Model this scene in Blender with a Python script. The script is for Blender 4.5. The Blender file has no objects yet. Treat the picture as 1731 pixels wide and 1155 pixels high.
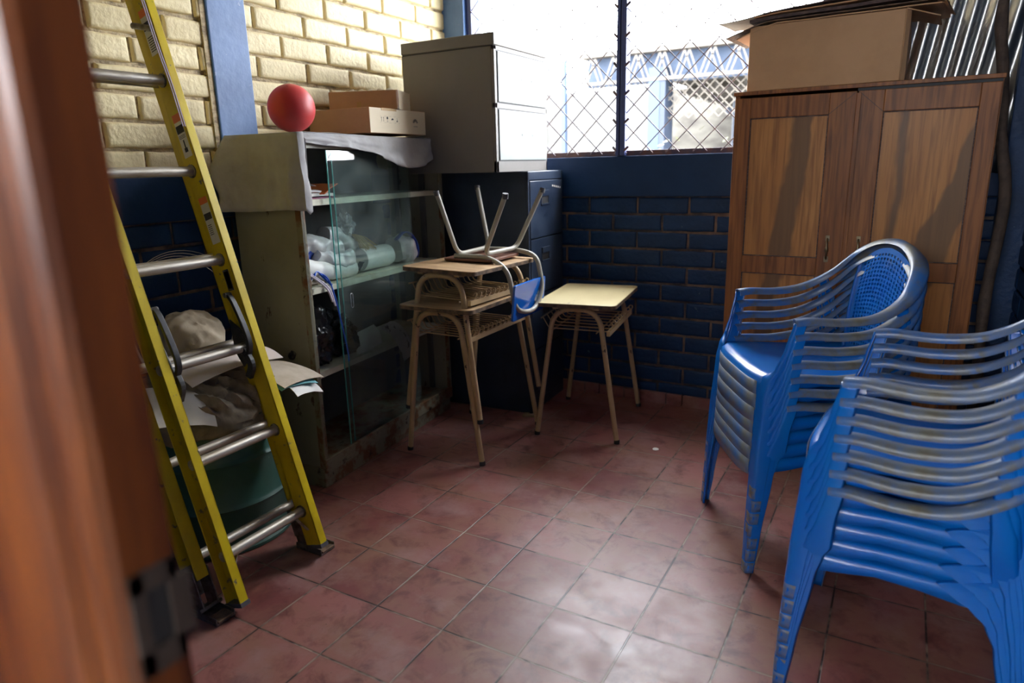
import bpy, bmesh, math, random
from math import sin, cos, pi, radians as rad
from mathutils import Vector, Matrix, noise, Euler

# ------------------------------------------------------------------ camera, world, sun, exposure
SC = bpy.context.scene
COL = SC.collection
cd = bpy.data.cameras.new('camera'); cam = bpy.data.objects.new('camera', cd); COL.objects.link(cam)
cam.location = (0.8201, -1.6664, 1.3323)
cam.rotation_euler = (1.3200964, 0.0241785, 0.5121573)
cd.sensor_width = 36.0; cd.lens = 1155.42 / 1731 * 36.0
cd.clip_start = 0.05; cd.clip_end = 200
cd.dof.use_dof = True; cd.dof.focus_distance = 2.55; cd.dof.aperture_fstop = 2.2
SC.camera = cam
SC.view_settings.view_transform = 'Standard'; SC.view_settings.look = 'None'
SC.view_settings.gamma = 1.0; SC.view_settings.exposure = 1.75; SC.view_settings.use_curve_mapping = False
SC.cycles.use_denoising = True
SC.cycles.max_bounces = 10; SC.cycles.diffuse_bounces = 5; SC.cycles.transparent_max_bounces = 16
SC.cycles.sample_clamp_indirect = 6.0

SKY = 10.0
w = bpy.data.worlds.new('sky'); SC.world = w; w.use_nodes = True
bg = w.node_tree.nodes['Background']; bg.inputs[0].default_value = (0.89, 0.935, 1.0, 1); bg.inputs[1].default_value = SKY

sd = bpy.data.lights.new('sun', 'SUN'); sd.energy = 1.5; sd.angle = rad(0.6); sd.color = (1.0, 0.95, 0.86)
sun = bpy.data.objects.new('sun', sd); COL.objects.link(sun)
sun.rotation_euler = (rad(28), 0, rad(20)); sun.location = (0, -5, 8)

def portal(name, loc, rot, sx, sy):
    l = bpy.data.lights.new(name, 'AREA'); l.shape = 'RECTANGLE'; l.size = sx; l.size_y = sy; l.cycles.is_portal = True
    o = bpy.data.objects.new(name, l); COL.objects.link(o); o.location = loc; o.rotation_euler = rot
portal('window_portal', (-0.2, 2.13, 2.0), (rad(-90), 0, 0), 2.7, 1.3)
portal('doorway_portal', (0.75, -1.52, 1.05), (rad(90), 0, 0), 0.9, 2.1)

# ------------------------------------------------------------------ materials
def nn(nt, t, **kw):
    n = nt.nodes.new(t)
    for k, v in kw.items(): setattr(n, k, v)
    return n
def S(c):   # sRGB 0-255 -> linear
    return tuple(((x/255)/12.92 if x/255 <= 0.04045 else ((x/255+0.055)/1.055)**2.4) for x in c) + (1,)
def mat(name, col, rough=0.5, metal=0.0, col2=None, n2=(6, .45, .65), sc2=(1, 1, 1), col3=None, n3=(25, .6, .7), sc3=(1, 1, 1),
        bump=0.0, bscale=40, bsc=(1, 1, 1), spec=0.5, rough2=None, coat=0.0, alpha=1.0, trans=0.0, sheen=0.0):
    m = bpy.data.materials.new(name); m.use_nodes = True; nt = m.node_tree; b = nt.nodes['Principled BSDF']
    b.inputs['Base Color'].default_value = col; b.inputs['Roughness'].default_value = rough
    b.inputs['Metallic'].default_value = metal; b.inputs['Specular IOR Level'].default_value = spec
    b.inputs['Coat Weight'].default_value = coat; b.inputs['Coat Roughness'].default_value = 0.15
    b.inputs['Alpha'].default_value = alpha; b.inputs['Transmission Weight'].default_value = trans
    tc = nn(nt, 'ShaderNodeTexCoord')
    def fac(n, sc, seed):
        mp = nn(nt, 'ShaderNodeMapping'); mp.inputs['Scale'].default_value = sc; mp.inputs['Location'].default_value = (seed, seed*2, seed*3)
        nt.links.new(tc.outputs['Object'], mp.inputs[0])
        t = nn(nt, 'ShaderNodeTexNoise'); t.inputs['Scale'].default_value = n[0]; t.inputs['Detail'].default_value = 7; t.inputs['Roughness'].default_value = 0.62
        nt.links.new(mp.outputs[0], t.inputs[0])
        r = nn(nt, 'ShaderNodeMapRange'); r.inputs[1].default_value = n[1]; r.inputs[2].default_value = n[2]
        nt.links.new(t.outputs[0], r.inputs[0]); return r.outputs[0]
    def mix(f, a, c):
        mx = nn(nt, 'ShaderNodeMix', data_type='RGBA'); nt.links.new(f, mx.inputs[0])
        if isinstance(a, tuple): mx.inputs[6].default_value = a
        else: nt.links.new(a, mx.inputs[6])
        mx.inputs[7].default_value = c; return mx.outputs[2]
    cur = col
    if col2:
        f = fac(n2, sc2, 1.3); cur = mix(f, cur, col2)
        if rough2 is not None:
            r = nn(nt, 'ShaderNodeMapRange'); r.inputs[3].default_value = rough; r.inputs[4].default_value = rough2
            nt.links.new(f, r.inputs[0]); nt.links.new(r.outputs[0], b.inputs['Roughness'])
    if col3: cur = mix(fac(n3, sc3, 7.7), cur, col3)
    if not isinstance(cur, tuple): nt.links.new(cur, b.inputs['Base Color'])
    if bump:
        mp = nn(nt, 'ShaderNodeMapping'); mp.inputs['Scale'].default_value = bsc; nt.links.new(tc.outputs['Object'], mp.inputs[0])
        t = nn(nt, 'ShaderNodeTexNoise'); t.inputs['Scale'].default_value = bscale; t.inputs['Detail'].default_value = 5
        nt.links.new(mp.outputs[0], t.inputs[0])
        bp = nn(nt, 'ShaderNodeBump'); bp.inputs['Strength'].default_value = bump; bp.inputs['Distance'].default_value = 0.006
        nt.links.new(t.outputs[0], bp.inputs['Height']); nt.links.new(bp.outputs[0], b.inputs['Normal'])
    return m

MT = {}
MT['cream'] = mat('cream_paint', (0.76, 0.65, 0.38, 1), .6, col2=(0.67, 0.56, 0.32, 1), n2=(9, .4, .7), col3=(0.10, 0.08, 0.05, 1), n3=(38, .70, .76), sc3=(1, 1, 1.6), bump=.7, bscale=45)
MT['cream_joint'] = mat('cream_joint', (0.50, 0.40, 0.24, 1), .7, col2=(0.16, 0.115, 0.065, 1), n2=(26, .46, .66), sc2=(.6, .6, 1.5), bump=1, bscale=60)
MT['navy'] = mat('navy_paint', (0.005, 0.026, 0.080, 1), .5, spec=.3, col2=(0.008, 0.038, 0.115, 1), n2=(7, .4, .7), col3=(0.11, 0.18, 0.21, 1), n3=(19, .69, .72), bump=.8, bscale=45)
MT['navy_joint'] = mat('navy_joint', (0.045, 0.035, 0.040, 1), .7, col2=(0.20, 0.125, 0.085, 1), n2=(11, .40, .62), bump=1, bscale=60)
MT['navy_flat'] = mat('navy_smooth', (0.006, 0.027, 0.085, 1), .5, spec=.25, col2=(0.009, 0.036, 0.105, 1), n2=(5, .4, .7), col3=(0.16, 0.2, 0.22, 1), n3=(45, .74, .76), bump=.25, bscale=30)
MT['blue_column'] = mat('blue_column', (0.085, 0.175, 0.38, 1), .5, col2=(0.06, 0.13, 0.30, 1), n2=(6, .4, .65), col3=(.2, .28, .45, 1), n3=(22, .66, .72), bump=.3, bscale=25)
MT['steel_blue'] = mat('steel_blue', (0.035, 0.05, 0.16, 1), .4)
MT['rust'] = mat('rusty_steel', (0.13, 0.06, 0.045, 1), .6, col2=(0.05, 0.035, 0.06, 1), n2=(20, .4, .6))
MT['wire'] = mat('grille_wire', (0.07, 0.05, 0.07, 1), .5, col2=(0.16, 0.11, 0.10, 1), n2=(30, .45, .6))
MT['concrete'] = mat('concrete', (0.34, 0.32, 0.29, 1), .8, bump=.4)
MT['ceiling'] = mat('ceiling_sheet', (0.62, 0.59, 0.54, 1), .7)
MT['ground'] = mat('outdoor_ground', (0.26, 0.24, 0.20, 1), .9, col2=(0.2, .17, .13, 1))
MT['ladder'] = mat('yellow_fibreglass', (0.66, 0.50, 0.008, 1), .38, col2=(0.52, 0.37, 0.008, 1), n2=(5, .45, .65), col3=(0.16, 0.14, 0.09, 1), n3=(24, .64, .68), bump=.1)
MT['alu'] = mat('worn_aluminium', (0.58, 0.55, 0.49, 1), .38, .65, col2=(0.34, 0.29, 0.22, 1), n2=(40, .42, .66), sc2=(1, .15, 1), rough2=.5)
MT['alu_dark'] = mat('dull_aluminium', (0.30, 0.29, 0.28, 1), .45, .9, col2=(0.14, .12, .10, 1), n2=(30, .4, .65))
MT['black_steel'] = mat('black_steel', (0.018, 0.018, 0.02, 1), .4, col2=(0.06, .055, .05, 1), n2=(25, .5, .7))
MT['rubber'] = mat('black_rubber', (0.02, 0.02, 0.022, 1), .55)
MT['capgrey'] = mat('grey_rubber', (0.09, 0.09, 0.10, 1), .55)
MT['green_drum'] = mat('green_drum', (0.020, 0.075, 0.055, 1), .42, col2=(0.035, 0.10, 0.08, 1), n2=(6, .4, .7), col3=(.12, .16, .13, 1), n3=(40, .70, .73))
MT['cab'] = mat('cabinet_paint', (0.25, 0.245, 0.185, 1), .45, col2=(0.20, 0.195, 0.145, 1), n2=(4, .4, .7), col3=(0.06, 0.028, 0.014, 1), n3=(17, .64, .68), sc3=(1, 1, .45), bump=.1)
MT['cab_rust'] = mat('cabinet_rusty', (0.20, 0.19, 0.13, 1), .5, col2=(0.15, 0.062, 0.024, 1), n2=(11, .47, .57), sc2=(1, 1, 1.0), col3=(0.03, .016, .01, 1), n3=(20, .60, .66), bump=.3)
MT['cab_in'] = mat('cabinet_inside', (0.12, 0.12, 0.115, 1), .5, col2=(0.09, .09, .09, 1))
MT['shelf'] = mat('shelf_paint', (0.60, 0.60, 0.48, 1), .45, col2=(0.46, .44, .32, 1), n2=(12, .5, .7))
MT['cloth'] = mat('grey_cloth', (0.40, 0.395, 0.40, 1), .85, col2=(0.31, 0.30, 0.29, 1), n2=(5, .4, .65), bump=1.0, bscale=11, spec=.2)
MT['ball'] = mat('red_rubber', (0.58, 0.035, 0.04, 1), .48, col2=(0.50, .06, .055, 1), n2=(5, .4, .7), col3=(0.4, .02, .03, 1), n3=(14, .6, .75))
MT['card'] = mat('cardboard', (0.56, 0.325, 0.165, 1), .75, col2=(0.50, 0.285, 0.14, 1), n2=(6, .4, .65), bump=.15, bscale=30)
MT['card_lit'] = mat('lit_carton', (0.74, 0.64, 0.46, 1), .7)  # cardboard lightened so box ends look lit by the window
MT['card_edge'] = mat('cardboard_edge', (0.20, 0.125, 0.075, 1), .8, col2=(.09, .055, .035, 1), n2=(40, .4, .6), sc2=(1, 1, 5))
MT['card_dark'] = mat('dark_board', (0.065, 0.04, 0.038, 1), .75, col2=(0.16, 0.10, 0.075, 1), n2=(30, .5, .6), sc2=(1, 1, 6))
MT['ink'] = mat('dark_ink', (0.04, 0.04, 0.045, 1), .7)
MT['tape'] = mat('tan_tape', (0.48, 0.30, 0.10, 1), .4)
MT['egg'] = mat('pale_pulp', (0.66, 0.60, 0.50, 1), .85)
MT['grey_cab'] = mat('grey_enamel', (0.17, 0.155, 0.14, 1), .45, col2=(0.145, 0.135, 0.12, 1), n2=(3, .4, .7), sc2=(1, 1, .3), col3=(0.12, .11, .10, 1), n3=(16, .685, .72), sc3=(1, 1, .12), bump=.05)
MT['grey_front'] = mat('pale_green_enamel', (0.25, 0.275, 0.26, 1), .45, col2=(0.21, .235, .22, 1), n2=(4, .4, .7), sc2=(1, 1, .2))
MT['seam'] = mat('dark_gap', (0.02, 0.02, 0.022, 1), .6)
MT['navy_cab'] = mat('navy_enamel', (0.013, 0.022, 0.045, 1), .33, col2=(0.026, 0.042, 0.075, 1), n2=(4, .4, .65), col3=(0.05, .07, .10, 1), n3=(35, .67, .72), sc3=(1, 1, .5), bump=.08, rough2=.5)
MT['desk_metal'] = mat('cream_tube', (0.52, 0.37, 0.20, 1), .42, col2=(0.42, 0.29, 0.15, 1), n2=(8, .4, .7), col3=(0.045, .025, .018, 1), n3=(24, .655, .68), sc3=(1, 1, .6))
MT['desk_top'] = mat('desk_laminate', (0.56, 0.47, 0.25, 1), .42, col2=(0.47, 0.38, .19, 1), n2=(6, .4, .7), sc2=(1, .4, 1), col3=(0.06, .05, .04, 1), n3=(17, .655, .69), sc3=(1, .5, 1))
MT['ply'] = mat('worn_plywood', (0.44, 0.285, 0.145, 1), .6, col2=(0.30, 0.18, .09, 1), n2=(10, .4, .65), sc2=(.25, 2.5, 1), col3=(0.08, .05, .03, 1), n3=(20, .66, .70))
MT['ply_edge'] = mat('dark_ply_edge', (0.20, 0.125, 0.07, 1), .7, col2=(.06, .04, .028, 1), n2=(22, .4, .6))
MT['chairtube'] = mat('grey_tube', (0.40, 0.385, 0.32, 1), .36, col2=(.33, .31, .25, 1), n2=(9, .4, .7), col3=(.15, .12, .09, 1), n3=(30, .69, .72))
MT['blue_panel'] = mat('blue_panel', (0.005, 0.12, 0.55, 1), .18, coat=.4)
MT['redwood'] = mat('red_brown_board', (0.14, 0.055, 0.03, 1), .55)
MT['pchair'] = mat('blue_plastic', (0.001, 0.105, 0.46, 1), .26, col2=(0.002, 0.135, 0.47, 1), n2=(5, .4, .7), col3=(0.13, .16, .16, 1), n3=(9, .62, .85), spec=.55, bump=.03, bscale=15)
MT['pdusty'] = mat('dusty_blue_plastic', (0.022, 0.12, 0.36, 1), .30, col2=(0.17, 0.165, 0.13, 1), n2=(6, .36, .60), col3=(0.13, .115, .08, 1), n3=(24, .50, .70), rough2=.42, spec=.55)
MT['pfoot'] = mat('scuffed_foot', (0.03, 0.11, 0.33, 1), .4, col2=(0.15, 0.125, 0.085, 1), n2=(22, .36, .54))
MT['paper'] = mat('white_paper', (0.74, 0.72, 0.68, 1), .6, col2=(.66, .64, .60, 1))
MT['poster'] = mat('white_vinyl', (0.78, 0.80, 0.76, 1), .35)
MT['paper_old'] = mat('old_paper', (0.52, 0.45, 0.36, 1), .75, col2=(.38, .31, .23, 1), n2=(10, .4, .7))
MT['paper_pink'] = mat('pale_pink_paper', (0.62, 0.54, 0.50, 1), .7)
MT['aqua'] = mat('aqua_folder', (0.15, 0.42, 0.46, 1), .6)
MT['orange'] = mat('orange_folder', (0.80, 0.19, 0.05, 1), .5)
MT['purple'] = mat('purple_folder', (0.22, 0.05, 0.12, 1), .5)
MT['bag'] = mat('white_plastic_bag', (0.66, 0.66, 0.66, 1), .3, col2=(.5, .5, .52, 1), n2=(8, .4, .6), bump=.6, bscale=18)
MT['clearbag'] = mat('clear_plastic', (0.55, 0.58, 0.62, 1), .15, col2=(.25, .27, .3, 1), n2=(22, .4, .6), bump=1, bscale=30)
MT['sack'] = mat('dirty_sack', (0.30, 0.25, 0.18, 1), .8, col2=(0.17, .13, .09, 1), n2=(5, .4, .6), sc2=(.6, 3, 1), bump=.8, bscale=14)
MT['beige'] = mat('beige_cloth', (0.50, 0.42, 0.31, 1), .85, col2=(0.38, .31, .22, 1), n2=(5, .4, .7), bump=.5, bscale=14)
MT['blackbag'] = mat('black_plastic', (0.012, 0.012, 0.015, 1), .28, bump=1.0, bscale=22)
MT['bluecloth'] = mat('royal_blue_cloth', (0.006, 0.045, 0.34, 1), .65, bump=.4, bscale=25)
MT['strap'] = mat('bright_blue_strap', (0.004, 0.10, 0.62, 1), .5)
MT['straw'] = mat('straw', (0.50, 0.36, 0.12, 1), .8)
MT['lilac'] = mat('lilac_cord', (0.60, 0.56, 0.66, 1), .7)
MT['print'] = mat('printed_leaflet', (0.60, 0.60, 0.58, 1), .5, col2=(0.12, .12, .13, 1), n2=(28, .58, .62), col3=(.35, .1, .1, 1), n3=(22, .70, .72))
MT['white'] = mat('sun_spot_white', (0.9, 0.87, 0.82, 1), .4)
MT['steelwire'] = mat('steel_wire', (0.55, 0.53, 0.50, 1), .35, .8)
MT['corr'] = mat('galvanised_sheet', (0.72, 0.72, 0.69, 1), .30, 1.0, col2=(0.62, .61, .58, 1), n2=(14, .4, .7), rough2=.40)
MT['bark'] = mat('rough_pole', (0.085, 0.055, 0.04, 1), .8, col2=(.05, .032, .025, 1), n2=(18, .4, .6), bump=1, bscale=30)
MT['jamb'] = mat('varnished_red_wood', (0.18, 0.048, 0.009, 1), .36, col2=(0.075, 0.017, 0.005, 1), n2=(7, .4, .65), sc2=(3, 3, .35), coat=.12, spec=.4)
MT['strike'] = mat('dark_strike_plate', (0.075, 0.055, 0.045, 1), .5, .4)
MT['brass'] = mat('aged_brass', (0.20, 0.15, 0.09, 1), .35, .9)
MT['debris'] = mat('scrap_wood', (0.28, 0.22, 0.15, 1), .8)
MT['out_white'] = mat('white_wall', (0.055, 0.055, 0.053, 1), .8, col2=(.046, .045, .041, 1), n2=(2, .4, .7))
MT['out_blue'] = mat('sky_blue_paint', (0.008, 0.022, 0.050, 1), .6)
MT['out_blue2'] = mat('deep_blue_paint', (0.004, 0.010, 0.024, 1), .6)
MT['out_truss'] = mat('pale_truss', (0.070, 0.058, 0.044, 1), .6)
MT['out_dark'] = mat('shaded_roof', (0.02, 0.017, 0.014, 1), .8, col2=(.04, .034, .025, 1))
MT['out_cream'] = mat('stained_cream_wall', (0.062, 0.057, 0.046, 1), .8, col2=(.018, .014, .010, 1), n2=(1.6, .42, .62), sc2=(1, 1, 2.5))
MT['out_orange'] = mat('orange_board', (0.08, 0.028, 0.01, 1), .6)
MT['leaf'] = mat('bush_leaves', (0.055, 0.058, 0.028, 1), .6)

# thin glass: tinted mostly transparent + glossy + dusty film
def glass_mat():
    m = bpy.data.materials.new('green_glass'); m.use_nodes = True; nt = m.node_tree; nt.nodes.clear()
    out = nn(nt, 'ShaderNodeOutputMaterial'); tr = nn(nt, 'ShaderNodeBsdfTransparent'); tr.inputs[0].default_value = (.93, .97, .96, 1)
    gl = nn(nt, 'ShaderNodeBsdfGlossy'); gl.inputs['Roughness'].default_value = .02
    df = nn(nt, 'ShaderNodeBsdfDiffuse'); df.inputs[0].default_value = (.40, .47, .46, 1)
    lw = nn(nt, 'ShaderNodeLayerWeight'); pw = nn(nt, 'ShaderNodeMath', operation='POWER'); nt.links.new(lw.outputs['Facing'], pw.inputs[0]); pw.inputs[1].default_value = 4.5
    fr = nn(nt, 'ShaderNodeMath', operation='MULTIPLY_ADD'); nt.links.new(pw.outputs[0], fr.inputs[0]); fr.inputs[1].default_value = .8; fr.inputs[2].default_value = .035
    tc = nn(nt, 'ShaderNodeTexCoord'); no = nn(nt, 'ShaderNodeTexNoise'); no.inputs['Scale'].default_value = 5; no.inputs['Detail'].default_value = 8
    nt.links.new(tc.outputs['Object'], no.inputs[0])
    mr = nn(nt, 'ShaderNodeMapRange'); mr.inputs[1].default_value = .35; mr.inputs[2].default_value = .75; mr.inputs[3].default_value = .01; mr.inputs[4].default_value = .09
    nt.links.new(no.outputs[0], mr.inputs[0])
    vo = nn(nt, 'ShaderNodeTexVoronoi'); vo.inputs['Scale'].default_value = 48; nt.links.new(tc.outputs['Object'], vo.inputs[0])
    sp = nn(nt, 'ShaderNodeMapRange'); sp.inputs[1].default_value = .055; sp.inputs[2].default_value = .09; sp.inputs[3].default_value = .5; sp.inputs[4].default_value = 0
    nt.links.new(vo.outputs['Distance'], sp.inputs[0])
    ad = nn(nt, 'ShaderNodeMath', operation='MAXIMUM'); nt.links.new(mr.outputs[0], ad.inputs[0]); nt.links.new(sp.outputs[0], ad.inputs[1])
    m1 = nn(nt, 'ShaderNodeMixShader'); nt.links.new(ad.outputs[0], m1.inputs[0]); nt.links.new(tr.outputs[0], m1.inputs[1]); nt.links.new(df.outputs[0], m1.inputs[2])
    m2 = nn(nt, 'ShaderNodeMixShader'); nt.links.new(fr.outputs[0], m2.inputs[0]); nt.links.new(m1.outputs[0], m2.inputs[1]); nt.links.new(gl.outputs[0], m2.inputs[2])
    nt.links.new(m2.outputs[0], out.inputs[0]); return m
MT['glass'] = glass_mat()
MT['glass_edge'] = mat('glass_edge', (0.10, 0.42, 0.38, 1), .15)

def floor_mat():
    m = bpy.data.materials.new('red_cement_tiles'); m.use_nodes = True; nt = m.node_tree; b = nt.nodes['Principled BSDF']; L = nt.links.new
    tc = nn(nt, 'ShaderNodeTexCoord')
    mp = nn(nt, 'ShaderNodeMapping'); mp.inputs['Scale'].default_value = (4, 4, 4); L(tc.outputs['Object'], mp.inputs[0])
    sx = nn(nt, 'ShaderNodeSeparateXYZ'); L(mp.outputs[0], sx.inputs[0])
    # per tile cell
    fl = nn(nt, 'ShaderNodeVectorMath', operation='FLOOR'); L(mp.outputs[0], fl.inputs[0])
    mz = nn(nt, 'ShaderNodeVectorMath', operation='MULTIPLY'); mz.inputs[1].default_value = (1, 1, 0); L(fl.outputs[0], mz.inputs[0])
    wn = nn(nt, 'ShaderNodeTexWhiteNoise'); L(mz.outputs[0], wn.inputs[0])
    def edge(o):
        f = nn(nt, 'ShaderNodeMath', operation='FRACT'); L(o, f.inputs[0])
        s = nn(nt, 'ShaderNodeMath', operation='SUBTRACT'); L(f.outputs[0], s.inputs[0]); s.inputs[1].default_value = .5
        a = nn(nt, 'ShaderNodeMath', operation='ABSOLUTE'); L(s.outputs[0], a.inputs[0]); return a.outputs[0]
    mx = nn(nt, 'ShaderNodeMath', operation='MAXIMUM'); L(edge(sx.outputs[0]), mx.inputs[0]); L(edge(sx.outputs[1]), mx.inputs[1])
    g = nn(nt, 'ShaderNodeMapRange'); g.inputs[1].default_value = .487; g.inputs[2].default_value = .492; L(mx.outputs[0], g.inputs[0])
    g2 = nn(nt, 'ShaderNodeMapRange'); g2.inputs[1].default_value = .455; g2.inputs[2].default_value = .495; g2.inputs[3].default_value = 0; g2.inputs[4].default_value = .35; L(mx.outputs[0], g2.inputs[0])
    def noise_(sc, det, lo, hi, loc=0, dist=0):
        mm = nn(nt, 'ShaderNodeMapping'); mm.inputs['Location'].default_value = (loc, loc, 0); L(tc.outputs['Object'], mm.inputs[0])
        n = nn(nt, 'ShaderNodeTexNoise'); n.inputs['Scale'].default_value = sc; n.inputs['Detail'].default_value = det; n.inputs['Roughness'].default_value = .65; n.inputs['Distortion'].default_value = dist
        L(mm.outputs[0], n.inputs[0]); r = nn(nt, 'ShaderNodeMapRange'); r.inputs[1].default_value = lo; r.inputs[2].default_value = hi; L(n.outputs[0], r.inputs[0]); return r.outputs[0]
    def mixc(f, a, c):
        k = nn(nt, 'ShaderNodeMix', data_type='RGBA'); L(f, k.inputs[0])
        for i, v in ((6, a), (7, c)):
            if isinstance(v, tuple): k.inputs[i].default_value = v
            else: L(v, k.inputs[i])
        return k.outputs[2]
    c = mixc(wn.outputs[0], (0.175, 0.046, 0.044, 1), (0.31, 0.115, 0.100, 1))
    c = mixc(noise_(3.2, 6, .42, .62, 3), c, (0.255, 0.115, 0.080, 1))          # dusty tan wear
    c = mixc(noise_(9, 7, .50, .68, 9, .5), c, (0.12, 0.032, 0.028, 1))         # darker red blotches
    pale = noise_(4.5, 8, .50, .75, 5)
    c = mixc(pale, c, (0.32, 0.18, 0.165, 1))
    c = mixc(noise_(30, 4, .70, .73, 11), c, (0.05, 0.03, 0.025, 1))            # specks
    c = mixc(g2.outputs[0], c, (0.12, 0.065, 0.048, 1))
    c = mixc(g.outputs[0], c, mixc(noise_(6, 3, .45, .55, 2), (0.035, 0.02, 0.018, 1), (0.26, 0.19, 0.14, 1)))
    L(c, b.inputs['Base Color'])
    r = nn(nt, 'ShaderNodeMapRange'); r.inputs[3].default_value = .34; r.inputs[4].default_value = .50; L(noise_(8, 8, .36, .68, 1.5, .2), r.inputs[0]); L(r.outputs[0], b.inputs['Roughness'])
    b.inputs['Specular IOR Level'].default_value = .55
    inv = nn(nt, 'ShaderNodeMath', operation='SUBTRACT'); inv.inputs[0].default_value = 1; L(g.outputs[0], inv.inputs[1])
    ns = nn(nt, 'ShaderNodeTexNoise'); ns.inputs['Scale'].default_value = 60; ns.inputs['Detail'].default_value = 3; L(tc.outputs['Object'], ns.inputs[0])
    hh = nn(nt, 'ShaderNodeMath', operation='MULTIPLY_ADD'); hh.inputs[1].default_value = .10; L(ns.outputs[0], hh.inputs[0]); L(inv.outputs[0], hh.inputs[2])
    bp = nn(nt, 'ShaderNodeBump'); bp.inputs['Strength'].default_value = .35; bp.inputs['Distance'].default_value = .0025; L(hh.outputs[0], bp.inputs['Height']); L(bp.outputs[0], b.inputs['Normal'])
    return m
MT['floor'] = floor_mat()

def wood_mat(name, light, mid, dark, patch, sc=(1, 1, 1), coat=.15, rough=.42, off=0.0):
    m = bpy.data.materials.new(name); m.use_nodes = True; nt = m.node_tree; b = nt.nodes['Principled BSDF']; L = nt.links.new
    tc = nn(nt, 'ShaderNodeTexCoord')
    def nz(scale, s, det, dist, lo, hi, loc):
        mp = nn(nt, 'ShaderNodeMapping'); mp.inputs['Scale'].default_value = s; mp.inputs['Location'].default_value = (loc+off, loc, loc); L(tc.outputs['Object'], mp.inputs[0])
        n = nn(nt, 'ShaderNodeTexNoise'); n.inputs['Scale'].default_value = scale; n.inputs['Detail'].default_value = det; n.inputs['Distortion'].default_value = dist; L(mp.outputs[0], n.inputs[0])
        r = nn(nt, 'ShaderNodeMapRange'); r.inputs[1].default_value = lo; r.inputs[2].default_value = hi; L(n.outputs[0], r.inputs[0]); return r.outputs[0]
    def mixc(f, a, c):
        k = nn(nt, 'ShaderNodeMix', data_type='RGBA'); L(f, k.inputs[0])
        for i, v in ((6, a), (7, c)):
            if isinstance(v, tuple): k.inputs[i].default_value = v
            else: L(v, k.inputs[i])
        return k.outputs[2]
    c = mixc(nz(2.2, (3*sc[0], 3, .45*sc[2]), 3, .6, .35, .65, 2), light, mid)
    c = mixc(nz(14, (5*sc[0], 5, .28*sc[2]), 6, .4, .42, .68, 5), c, dark)
    if patch:
        sp = nn(nt, 'ShaderNodeSeparateXYZ'); L(tc.outputs['Object'], sp.inputs[0])
        mp = nn(nt, 'ShaderNodeMapping'); mp.inputs['Scale'].default_value = (1.5, 1, .9); L(tc.outputs['Object'], mp.inputs[0])
        n0 = nn(nt, 'ShaderNodeTexNoise'); n0.inputs['Scale'].default_value = 4; n0.inputs['Detail'].default_value = 3; L(mp.outputs[0], n0.inputs[0])
        def band(cx, sl, half, soft):
            a = nn(nt, 'ShaderNodeMath', operation='MULTIPLY_ADD'); L(sp.outputs[2], a.inputs[0]); a.inputs[1].default_value = -sl; a.inputs[2].default_value = sl*1.25-cx-.05
            b1 = nn(nt, 'ShaderNodeMath', operation='ADD'); L(a.outputs[0], b1.inputs[0]); L(sp.outputs[0], b1.inputs[1])
            b2 = nn(nt, 'ShaderNodeMath', operation='MULTIPLY_ADD'); L(n0.outputs[0], b2.inputs[0]); b2.inputs[1].default_value = .10; L(b1.outputs[0], b2.inputs[2])
            ab = nn(nt, 'ShaderNodeMath', operation='ABSOLUTE'); L(b2.outputs[0], ab.inputs[0])
            r = nn(nt, 'ShaderNodeMapRange'); r.inputs[1].default_value = half+soft; r.inputs[2].default_value = half; r.inputs[4].default_value = .85; L(ab.outputs[0], r.inputs[0]); return r.outputs[0]
        c = mixc(band(.265, .12, .032, .014), c, patch); c = mixc(band(.905, .32, .055, .012), c, patch); c = mixc(band(.665, .02, .008, .02), c, patch)
    L(c, b.inputs['Base Color']); b.inputs['Roughness'].default_value = rough; b.inputs['Coat Weight'].default_value = coat; b.inputs['Coat Roughness'].default_value = .25; b.inputs['Specular IOR Level'].default_value = .3
    return m
MT['wood_panel'] = wood_mat('figured_wood_panel', (0.56, 0.25, 0.070, 1), (0.43, 0.170, 0.042, 1), (0.30, 0.118, 0.034, 1), (0.155, 0.08, 0.036, 1), coat=.05, rough=.5)
MT['wood_frame'] = wood_mat('brown_wood_frame', (0.36, 0.130, 0.034, 1), (0.26, 0.088, 0.023, 1), (0.15, 0.050, 0.015, 1), None, off=3, coat=.03, rough=.5)

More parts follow.
